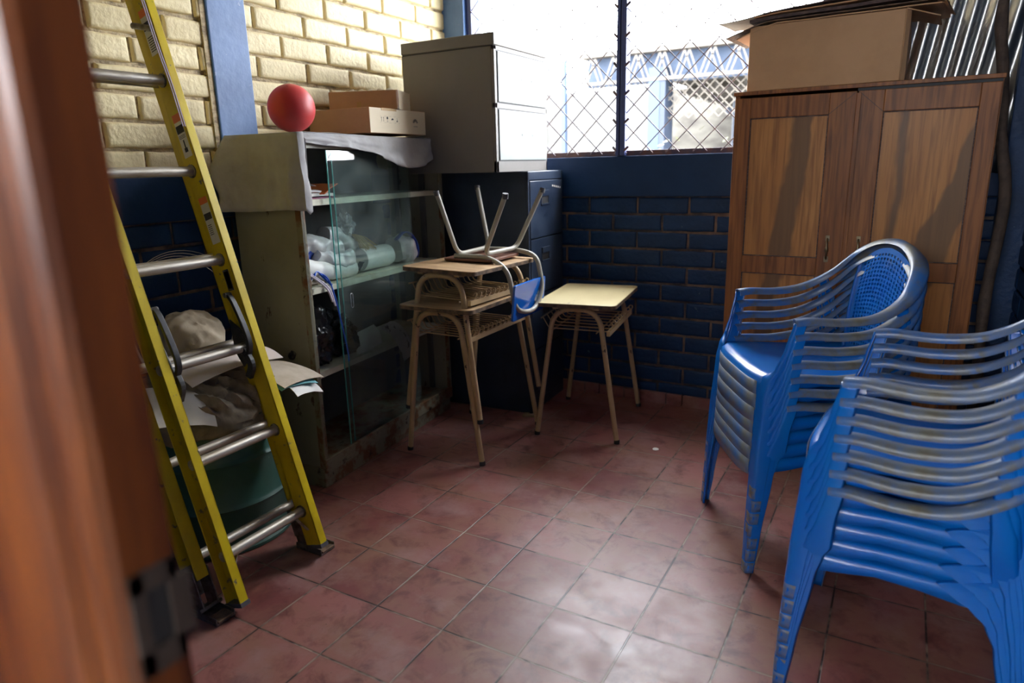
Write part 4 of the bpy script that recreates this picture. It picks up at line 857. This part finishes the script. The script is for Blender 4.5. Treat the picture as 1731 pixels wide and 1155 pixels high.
def door(x0, x1, zt, handle_x, stile_l, stile_r, tilt=0):
    m = MB(); zb = .06; T = .022
    m.box((x0, 0, zb), (x0+stile_l, T, zt)); m.box((x1-stile_r, 0, zb), (x1, T, zt))
    for z0, z1 in ((zt-.085, zt), (.835, .912), (zb, zb+.09)): m.box((x0+stile_l, 0.0005, z0), (x1-stile_r, T, z1))
    d_ = m.build('door', 'wood_frame', wd, bevel=.0025)
    for z0, z1 in ((zb+.09, .835), (.912, zt-.085)):
        m = MB(); m.box((x0+stile_l, .010, z0), (x1-stile_r, .016, z1)); m.build('door_panel', 'wood_panel', d_)
        m = MB(); e = .004
        for a, b_ in (((x0+stile_l, z0), (x0+stile_l+e, z1)), ((x1-stile_r-e, z0), (x1-stile_r, z1)), ((x0+stile_l, z1-e), (x1-stile_r, z1)), ((x0+stile_l, z0), (x1-stile_r, z0+e))): m.box((a[0], .004, a[1]), (b_[0], .010, b_[1]))
        m.build('panel_bead', 'card_dark', d_)
    # mitre line of the upper corner
    m = MB(); c0 = (x1-stile_r, zt-.085) if handle_x > (x0+x1)/2 else (x0+stile_l, zt-.085); c1 = (x1-.004, zt-.004) if handle_x > (x0+x1)/2 else (x0+.004, zt-.004)
    m.bar((c0[0], -.0003, c0[1]), (c1[0], -.0003, c1[1]), .0015, .001, up=(0, 1, 0)); m.build('mitre_joint', 'seam', d_)
    hh = MB(); hx = handle_x
    hh.tube(fillet([(hx, -.004, .998), (hx, -.022, .990), (hx+.003, -.027, .955), (hx, -.022, .920), (hx, -.004, .912)], .012, 5), .0042, 8, scales=None)
    for zz in (1.0, .910): hh.bar((hx, -.003, zz-.012), (hx, -.003, zz+.012), .016, .004, up=(0, 1, 0))
    hh.tube([(hx+.001, -.026, .965), (hx+.003, -.028, .955), (hx+.001, -.026, .945)], .007, 8)
    hh.build('handle', 'brass', d_, smooth=True)
door(.004, .487, WH-.012, .425, .068, .100)
door(.492, WL-.004, WH-.012, .545, .095, .064)
m = MB(); m.box((.487, -.006, .07), (.503, .004, WH-.02)); m.build('closing_strip', 'wood_frame', wd, bevel=.001)
m = MB(); m.box((.488, .006, WH-.012), (WL-.004, .02, WH-.001)); m.build('top_gap', 'seam', wd)

bb = thing('cardboard_box', 'long brown cardboard box lying on top of the wooden wardrobe', 'box', (.168, 1.606, WH+.0175), rad(-2.5))
m = MB(); m.box((0, 0, 0), (.585, .30, .262)); m.build('box_body', 'card', bb, bevel=.003)
m = MB(); m.add([(.586, .005, .0), (.600, .02, .0), (.606, .12, .13), (.60, .02, .262), (.586, 0, .262)], [(0,1,3,4), (1,2,3)]); m.build('end_flap', 'card', bb, solid=.003)
m = MB(); m.add([(.586, .0, .262), (.700, .02, .225), (.700, .25, .225), (.586, .28, .262)], [(0,1,2,3)]); m.build('top_flap', 'card', bb, solid=.004)
zz = WH+.0175+.264
specs = [(-.055, .78, .36, .005, 'card', 'lowest flattened cardboard sheet on the long box'),
         (-.10, .80, .33, .004, 'card_edge', 'second flattened cardboard sheet up from the long box'),
         (.0, .60, .35, .012, 'card_dark', 'thick dark board pressed between flattened cardboard sheets'),
         (.02, .70, .34, .005, 'card', 'flattened cardboard sheet lying on the thick dark board'),
         (.06, .72, .30, .005, 'card_dark', 'topmost dark brown cardboard sheet on the wardrobe')]
for i, (xo, ln, wd_, th, mt, lab) in enumerate(specs):
    m = MB()
    def fn(u, v, i=i, xo=xo, ln=ln, wd_=wd_):
        x = xo+ln*u; b_ = (-.060*max(0, .22-u)**1.2/.2 if i < 2 else -.035*max(0, .15-u)) + (-.05*max(0, u-.86)/.14*(1 if i == 3 else .3 if i == 4 else 0))
        return (x, .0+wd_*v-.006*i, b_+.003*noise.noise(Vector((u*4, v*2, i))))
    m.sheet(fn, 24, 6, th)
    o = m.build('cardboard_sheet' if mt != 'card_dark' or i == 4 else 'dark_board', [mt], smooth=True); o.location = (.168, 1.604, zz+th/2); o.rotation_euler = (0, rad(-.3*i), rad(-2.5-1.5*i)); zz += th+.0035
    tag(o, lab, 'cardboard', 'flattened cardboard on the wardrobe')
m = MB(); m.sheet(lambda u, v: (.20*u, .22*v, .02*u*u), 6, 4, .003); o = m.build('cardboard_sheet', 'paper_old'); o.location = (.035, 1.60, zz-.026); o.rotation_euler = (0, 0, rad(-6)); tag(o, 'pale cardboard scrap projecting left over the window grille', 'cardboard')

# corrugated sheet leaning by the window and the crooked pole
def corr(u, v):
    x = .86*u; z = 1.10*v; return (x, .0095*sin(2*pi*x/.076), z)
m = MB(); m.grid(corr, 220, 10); o = m.build('corrugated_sheet', 'corr', smooth=True, solid=.0008); o.location = (.315, 1.945, 1.38); o.rotation_euler = (rad(1.0), rad(8.5), 0); tag(o, 'shiny galvanised corrugated sheet standing behind the wardrobe against the window', 'metal sheet')
m = MB(); pts = spline([(1.135, 1.60, 0), (1.155, 1.62, .35), (1.145, 1.66, .75), (1.165, 1.70, 1.15), (1.125, 1.715, 1.40), (1.105, 1.74, 1.62), (1.075, 1.77, 1.85), (1.085, 1.79, 2.1), (1.07, 1.80, 2.6)], 8)
m.tube(pts, .021, 12, scales=[1+.22*noise.noise(Vector((i*.35, 0, 3))) for i in range(len(pts))]); tag(m.build('wooden_pole', 'bark', smooth=True), 'crooked dark wooden pole standing right of the wardrobe', 'pole')

# ------------------------------------------------------------------ monobloc plastic chairs
def loft(keys, n=6, sgn=1):
    """keys: (z, cx, cy, wx, wy, fy): outer corner cx,cy ; wx inward width of the front/back face ; wy depth of the side face ; fy +1 side face runs towards -y"""
    m = MB(); ks = []
    K = [Vector(k[:3]) for k in keys]
    zs = []
    for i in range(len(keys)-1):
        for q in range(n): zs.append(i+q/n)
    zs.append(len(keys)-1)
    vs = []; k5 = 7
    for s_ in zs:
        i = min(int(s_), len(keys)-2); t_ = s_-i; t2 = t_*t_*(3-2*t_)*.5+t_*.5
        z, cx, cy, wx, wy, fy = [keys[i][j]*(1-t2)+keys[i+1][j]*t2 for j in range(6)]
        z = keys[i][0]*(1-t_)+keys[i+1][0]*t_
        r = .008
        sec = [(cx-wx, cy-fy*.006), (cx-wx+.004, cy), (cx-r, cy), (cx-r*.3, cy-fy*r*.3), (cx, cy-fy*r), (cx, cy-fy*(wy-.004)), (cx-.006, cy-fy*wy)]
        for x, y in sec: vs.append((x*sgn, y, z))
    R = len(zs)
    m.add(vs, [(a*k5+b_, a*k5+b_+1, (a+1)*k5+b_+1, (a+1)*k5+b_) for a in range(R-1) for b_ in range(k5-1)])
    return m
HOOP = [(.262, .170, .588), (.268, .12, .592), (.276, .02, .588), (.277, -.08, .603), (.252, -.170, .655), (.190, -.238, .728), (.100, -.270, .768), (0, -.280, .778)]
def make_pchair():
    t_ = thing('plastic_armchair', 'x', 'chair')
    full = HOOP + [(-x, y, z) for x, y, z in HOOP[-2::-1]]
    pts = spline(full, 8); ups = []
    n_ = len(pts)
    for i in range(n_):
        f_ = 1-abs(i/(n_-1)-.5)*2; f_ = max(0, (f_-.42)/.58); f_ = f_*f_*(3-2*f_)
        p = pts[i]; ups.append(Vector((p.x*1.2*f_, p.y*2.2*f_-.0, 1-f_*.35)).normalized())
    wv = [1.0+.42*max(0, 1-abs(i/(n_-1)-.5)*4.2) for i in range(n_)]
    sec = [(-.021, -.013), (-.023, -.004), (-.017, .004), (0, .0065), (.017, .004), (.023, -.004), (.021, -.016), (.0195, -.016), (.0195, -.004), (.014, .001), (0, .0035), (-.014, .001), (-.0195, -.004), (-.0195, -.013)]
    m = MB(); m.sweep(pts, sec, up=ups, scales=wv); m.build('arm_and_back_hoop', 'pdusty', t_, smooth=True)
    # seat with a rolled front lip and side aprons
    m = MB()
    US = [-1.0, -1.0, -.985, -.95, -.8, -.6, -.35, -.12, .12, .35, .6, .8, .95, .985, 1.0, 1.0]; UD = [.050, .022, .006, 0, 0, 0, 0, 0, 0, 0, 0, 0, 0, .006, .022, .050]
    VS = [1.02, 1.02, 1.01, .985, .94, .8, .6, .4, .2, .08, 0]; VD = [.062, .036, .012, .002, 0, 0, 0, 0, 0, -.005, -.018]
    vs = []
    for v, vd in zip(VS, VD):
        for u, ud in zip(US, UD):
            yy = -.205+v*.445; hw = .205+.035*min(1, v*1.2)
            rnd_ = .028*(abs(u)**4)*(1 if v > .9 else v**6)      # bowed front edge
            x = u*hw; z = .402-.014*(1-u*u)*(1-(2*v-1)**2)-.010*(1-v)*1.2
            arch = ud*(1-.45*math.exp(-((v-.55)/.25)**2)) if vd < .01 else ud*.4
            vdd = vd*(1+.30*(1-abs(u)**3)) if vd > 0 else vd
            vs.append((x*(1+(.004 if ud > .01 else 0)), yy-rnd_+(.006 if vd > .01 else 0), z-arch-vdd))
    W_ = len(US); m.add(vs, [(j*W_+i, j*W_+i+1, (j+1)*W_+i+1, (j+1)*W_+i) for j in range(len(VS)-1) for i in range(W_-1)])
    so = m.build('seat', ['pchair', 'pdusty'], t_, smooth=True, solid=.004)
    m = MB(); vs = []
    for (v, dz) in ((1.021, .020), (1.023, .045), (1.021, .066)):
        for u in [x/10-1 for x in range(0, 21)]:
            u *= .80; hw = .24; yy = -.205+v*.445-.028*abs(u)**4+.0085; vs.append((u*hw, yy, .402-dz*(1+.30*(1-abs(u)**3))))
    m.add(vs, [(j*21+i, j*21+i+1, (j+1)*21+i+1, (j+1)*21+i) for j in range(2) for i in range(20)]); m.build('front_lip', 'pdusty', so, smooth=True, solid=.001)
    # legs
    for sg in (1, -1):
        fk = [(0, .262, .262, .034, .030, 1), (.12, .259, .258, .040, .040, 1), (.34, .252, .244, .060, .058, 1), (.395, .252, .234, .050, .062, 1), (.43, .262, .214, .016, .058, 1), (.50, .270, .192, .012, .040, 1), (.583, .279, .174, .012, .036, 1)]
        lo = loft(fk, 6, sg).build('front_leg', ['pchair', 'pdusty'], t_, smooth=True, solid=.004)
        ft = [(0, .2635, .2635, .034, .030, 1), (.038, .2627, .2627, .036, .033, 1)]; loft(ft, 3, sg).build('scuffed_foot', 'pfoot', lo, smooth=True, solid=.001)
        rk = [(0, .250, -.268, .034, .038, -1), (.12, .243, -.258, .040, .045, -1), (.27, .236, -.240, .046, .056, -1), (.32, .2325, -.234, .046, .072, -1), (.350, .2295, -.228, .046, .098, -1), (.374, .2275, -.224, .046, .135, -1), (.392, .226, -.222, .04, .16, -1), (.43, .232, -.210, .03, .05, -1), (.55, .262, -.190, .018, .045, -1), (.63, .272, -.165, .014, .03, -1)]
        lo = loft(rk, 6, sg).build('rear_leg', ['pchair', 'pdusty'], t_, smooth=True, solid=.004)
        ft = [(0, .2515, -.2695, .034, .036, -1), (.038, .2490, -.2660, .036, .038, -1)]; loft(ft, 3, sg).build('scuffed_foot', 'pfoot', lo, smooth=True, solid=.001)
    # perforated back
    m = MB(); nu, nv = 17, 25
    def bp(u, v):
        hw = .105+.055*v+.012*sin(v*pi); zt = .768-.060*(2*u-1)**2; z = .405+(zt-.405)*v
        return Vector(((2*u-1)*hw, -.178-.060*v**1.1-.012*(1-(2*u-1)**2)*(1-v*.4), z))
    for j in range(nv):
        for i in range(nu):
            u0, u1, v0, v1 = i/nu, (i+1)/nu, j/nv, (j+1)/nv
            if i < 1 or i >= nu-1 or j < 1 or j >= nv-1:
                m.add([bp(u0, v0), bp(u1, v0), bp(u1, v1), bp(u0, v1)], [(0,1,2,3)]); continue
            uc_, vc = (u0+u1)/2, (v0+v1)/2; hu, hv = (u1-u0)/2, (v1-v0)/2
            o_ = [(-1, -1), (0, -1), (1, -1), (1, 0), (1, 1), (0, 1), (-1, 1), (-1, 0)]; h = .66
            vs = [bp(uc_+a*hu, vc+b_*hv) for a, b_ in o_] + [bp(uc_+(a if a*b_ == 0 else a*.75)*hu*h, vc+(b_ if a*b_ == 0 else b_*.75)*hv*h) for a, b_ in o_]
            m.add(vs, [(k, (k+1) % 8, 8+(k+1) % 8, 8+k) for k in range(8)])
    m.build('perforated_backrest', 'pchair', t_, weld=True, solid=.003)
    for sx in (-1, 1):
        m = MB()
        m.sweep([bp(.5+.5*sx, v/12)+Vector((.004*sx, .002, 0)) for v in range(13)], [(-.006, -.007), (.006, -.007), (.006, .007), (-.006, .007)], up=(0, 1, 0))
        m.build('backrest_rim', 'pchair', t_, bevel=.002)
    return t_
pc = make_pchair()
ordn = ['bottom', 'second', 'third', 'fourth', 'fifth', 'sixth', 'top']
first = True
for (st, O, rz, pitch, where, grp) in (('far', (.577, .8125), rad(120), .0450, 'in the stack before the wooden wardrobe', 'stacked blue chairs before the wardrobe'),
                             ('near', (.925, .217), rad(85.5), .0440, 'in the nearest stack by the right wall', 'stacked blue chairs nearest the doorway')):
    for k in range(7):
        o = pc if first else copy_tree(pc)
        first = False; rnd = random.Random(k*7+(3 if st == 'far' else 11))
        fwd = Vector((-sin(rz), cos(rz), 0)); sft = -.0015*k
        o.location = (O[0]+fwd.x*sft+rnd.uniform(-.0008, .0008), O[1]+fwd.y*sft+rnd.uniform(-.0008, .0008), pitch*k)
        o.rotation_euler = (0, 0, rz+rad(rnd.uniform(-.25, .25)))
        o['label'] = ('%s blue plastic armchair %s' % (ordn[k], where)) if k not in (0, 6) else ('%smost blue plastic armchair %s' % (('top', where) if k == 6 else ('bottom', where)))
        o['group'] = grp

# ------------------------------------------------------------------ small things on the floor
m = MB(); m.lathe([(0, .0), (.0145, 0), (.0145, .003), (.012, .0045), (0, .0045)], seg=24); o = m.build('sun_spot_disc', 'white', smooth=True); o.location = (-.1015, 1.315, 0)  # white disc added in place of a spot of sunlight
tag(o, 'small white disc standing in for a sun spot on the red tiles', 'sun spot')
m = MB(); m.box((-.05, -.012, 0), (.05, .012, .012)); m.box((-.045, .010, .0), (-.015, .045, .009)); o = m.build('wood_scrap', 'debris', bevel=.002); o.location = (-.845, 1.450, 0); o.rotation_euler = (0, 0, rad(25)); tag(o, 'pale wood scrap on the floor at the navy cabinet corner', 'scrap')

# ------------------------------------------------------------------ outside, seen through the grille
OY = 7.0
ob = thing('building', 'sunlit white building with blue column and lattice girder across the yard', 'building', (-2.5, OY, -.15))
def OBx(m, a, b_): m.box((a[0]+2.5, a[1]-OY, a[2]+.15), (b_[0]+2.5, b_[1]-OY, b_[2]+.15)); return m
OBx(MB(), (-7, OY, -.15), (-2.06, OY+.2, 2.25)).build('wall', 'out_white', ob)
OBx(MB(), (-2.07, OY-.05, -.15), (-1.93, OY+.30, 2.46)).build('column', 'out_blue', ob)
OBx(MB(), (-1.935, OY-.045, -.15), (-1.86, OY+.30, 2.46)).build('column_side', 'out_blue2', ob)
OBx(MB(), (-2.95, OY+.12, 2.30), (3, OY+.22, 2.66)).build('fascia', 'out_blue', ob)
OBx(MB(), (-3.0, OY-.06, 2.645), (3, OY+.24, 2.70)).build('roof_edge', 'out_truss', ob)
m = MB(); x = -2.95
while x < 2.5:
    for a, b_ in (((x, 2.34), (x+.11, 2.63)), ((x+.11, 2.63), (x+.22, 2.34)), ((x+.06, 2.34), (x+.17, 2.63)), ((x+.17, 2.63), (x+.28, 2.34))):
        m.bar((a[0]+2.5, -.04, a[1]+.15), (b_[0]+2.5, -.04, b_[1]+.15), .016, .016)
    x += .30
OBx(m, (-2.95, OY-.06, 2.31), (3, OY-.01, 2.345)); m.build('girder', 'out_truss', ob)
OBx(MB(), (-5, OY+3, -.15), (3, OY+3.1, 2.5)).build('inner_wall', 'out_cream', ob); OBx(MB(), (-1.80, OY+2.95, 2.06), (-1.35, OY+3, 2.35)).build('shutter', 'out_blue2', ob)
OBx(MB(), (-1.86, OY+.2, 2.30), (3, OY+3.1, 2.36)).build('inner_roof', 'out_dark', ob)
m = MB()
for i in range(8): OBx(m, (-1.8, OY+.4+.35*i, 2.16), (2.5, OY+.45+.35*i, 2.22))
for i in range(6): OBx(m, (-1.7+.35*i, OY+.3, 2.22), (-1.66+.35*i, OY+3, 2.28))
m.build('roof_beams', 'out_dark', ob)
m = MB()
for s_ in (1, -1):
    for k in range(-14, 22):
        a = (-1.82, 1.80); x0 = -1.84+.12*k
        p, q_ = (x0, 1.86), (x0+s_*.46, 2.32)
        m.bar((p[0]+2.5, .1, p[1]+.15), (q_[0]+2.5, .1, q_[1]+.15), .010, .010)
m.build('lattice', 'out_truss', ob)
for i in range(3):
    m = MB(); m.tube([(-1.35+.62*i, OY+1.6, -.15), (-1.35+.62*i, OY+1.6, 2.3)], .05, 10); tag(m.build('post', 'out_blue2', smooth=True), ['left dark blue post under the roof across the yard', 'middle dark blue post under the roof across the yard', 'right dark blue post under the roof across the yard'][i], 'post')
m = MB(); m.box((-4.2, OY-.3, 2.02), (-3.55, OY-.1, 2.10)); m.box((-4.15, OY-.25, -.15), (-4.05, OY-.15, 2.05)); m.box((-3.7, OY-.25, -.15), (-3.6, OY-.15, 2.05)); tag(m.build('beam', 'out_orange'), 'short orange brown beam on posts in front of the white wall', 'beam')
m = MB(); m.box((-3.12, OY-.35, -.15), (-3.06, OY-.29, 2.6)); tag(m.build('post', 'out_blue'), 'thin pale blue post in front of the white wall outside', 'post')
rnd = random.Random(9); m = MB()
for i in range(420):
    c = Vector((-1.35+rnd.gauss(0, .25), 5.6+rnd.gauss(0, .12), 1.22+abs(rnd.gauss(0, .13))*rnd.random()*1.4+rnd.uniform(-1.2, .05))); d_ = Vector((rnd.uniform(-1, 1), rnd.uniform(-1, 1), rnd.uniform(.2, 1))).normalized(); p = d_.orthogonal().normalized()
    L_ = .09; m.add([c, c+d_*L_*.5+p*.016, c+d_*L_, c+d_*L_*.5-p*.016], [(0,1,2,3)])
bu = m.build('leaves', 'leaf'); bt = thing('bush', 'pale sunlit bush in the yard below the blue column', 'bush', (0, 0, 0)); bu.parent = bt
m = MB(); m.tube([(-1.35, 5.6, -.15), (-1.35, 5.6, 1.0)], .015, 8); m.build('stem', 'bark', bt)
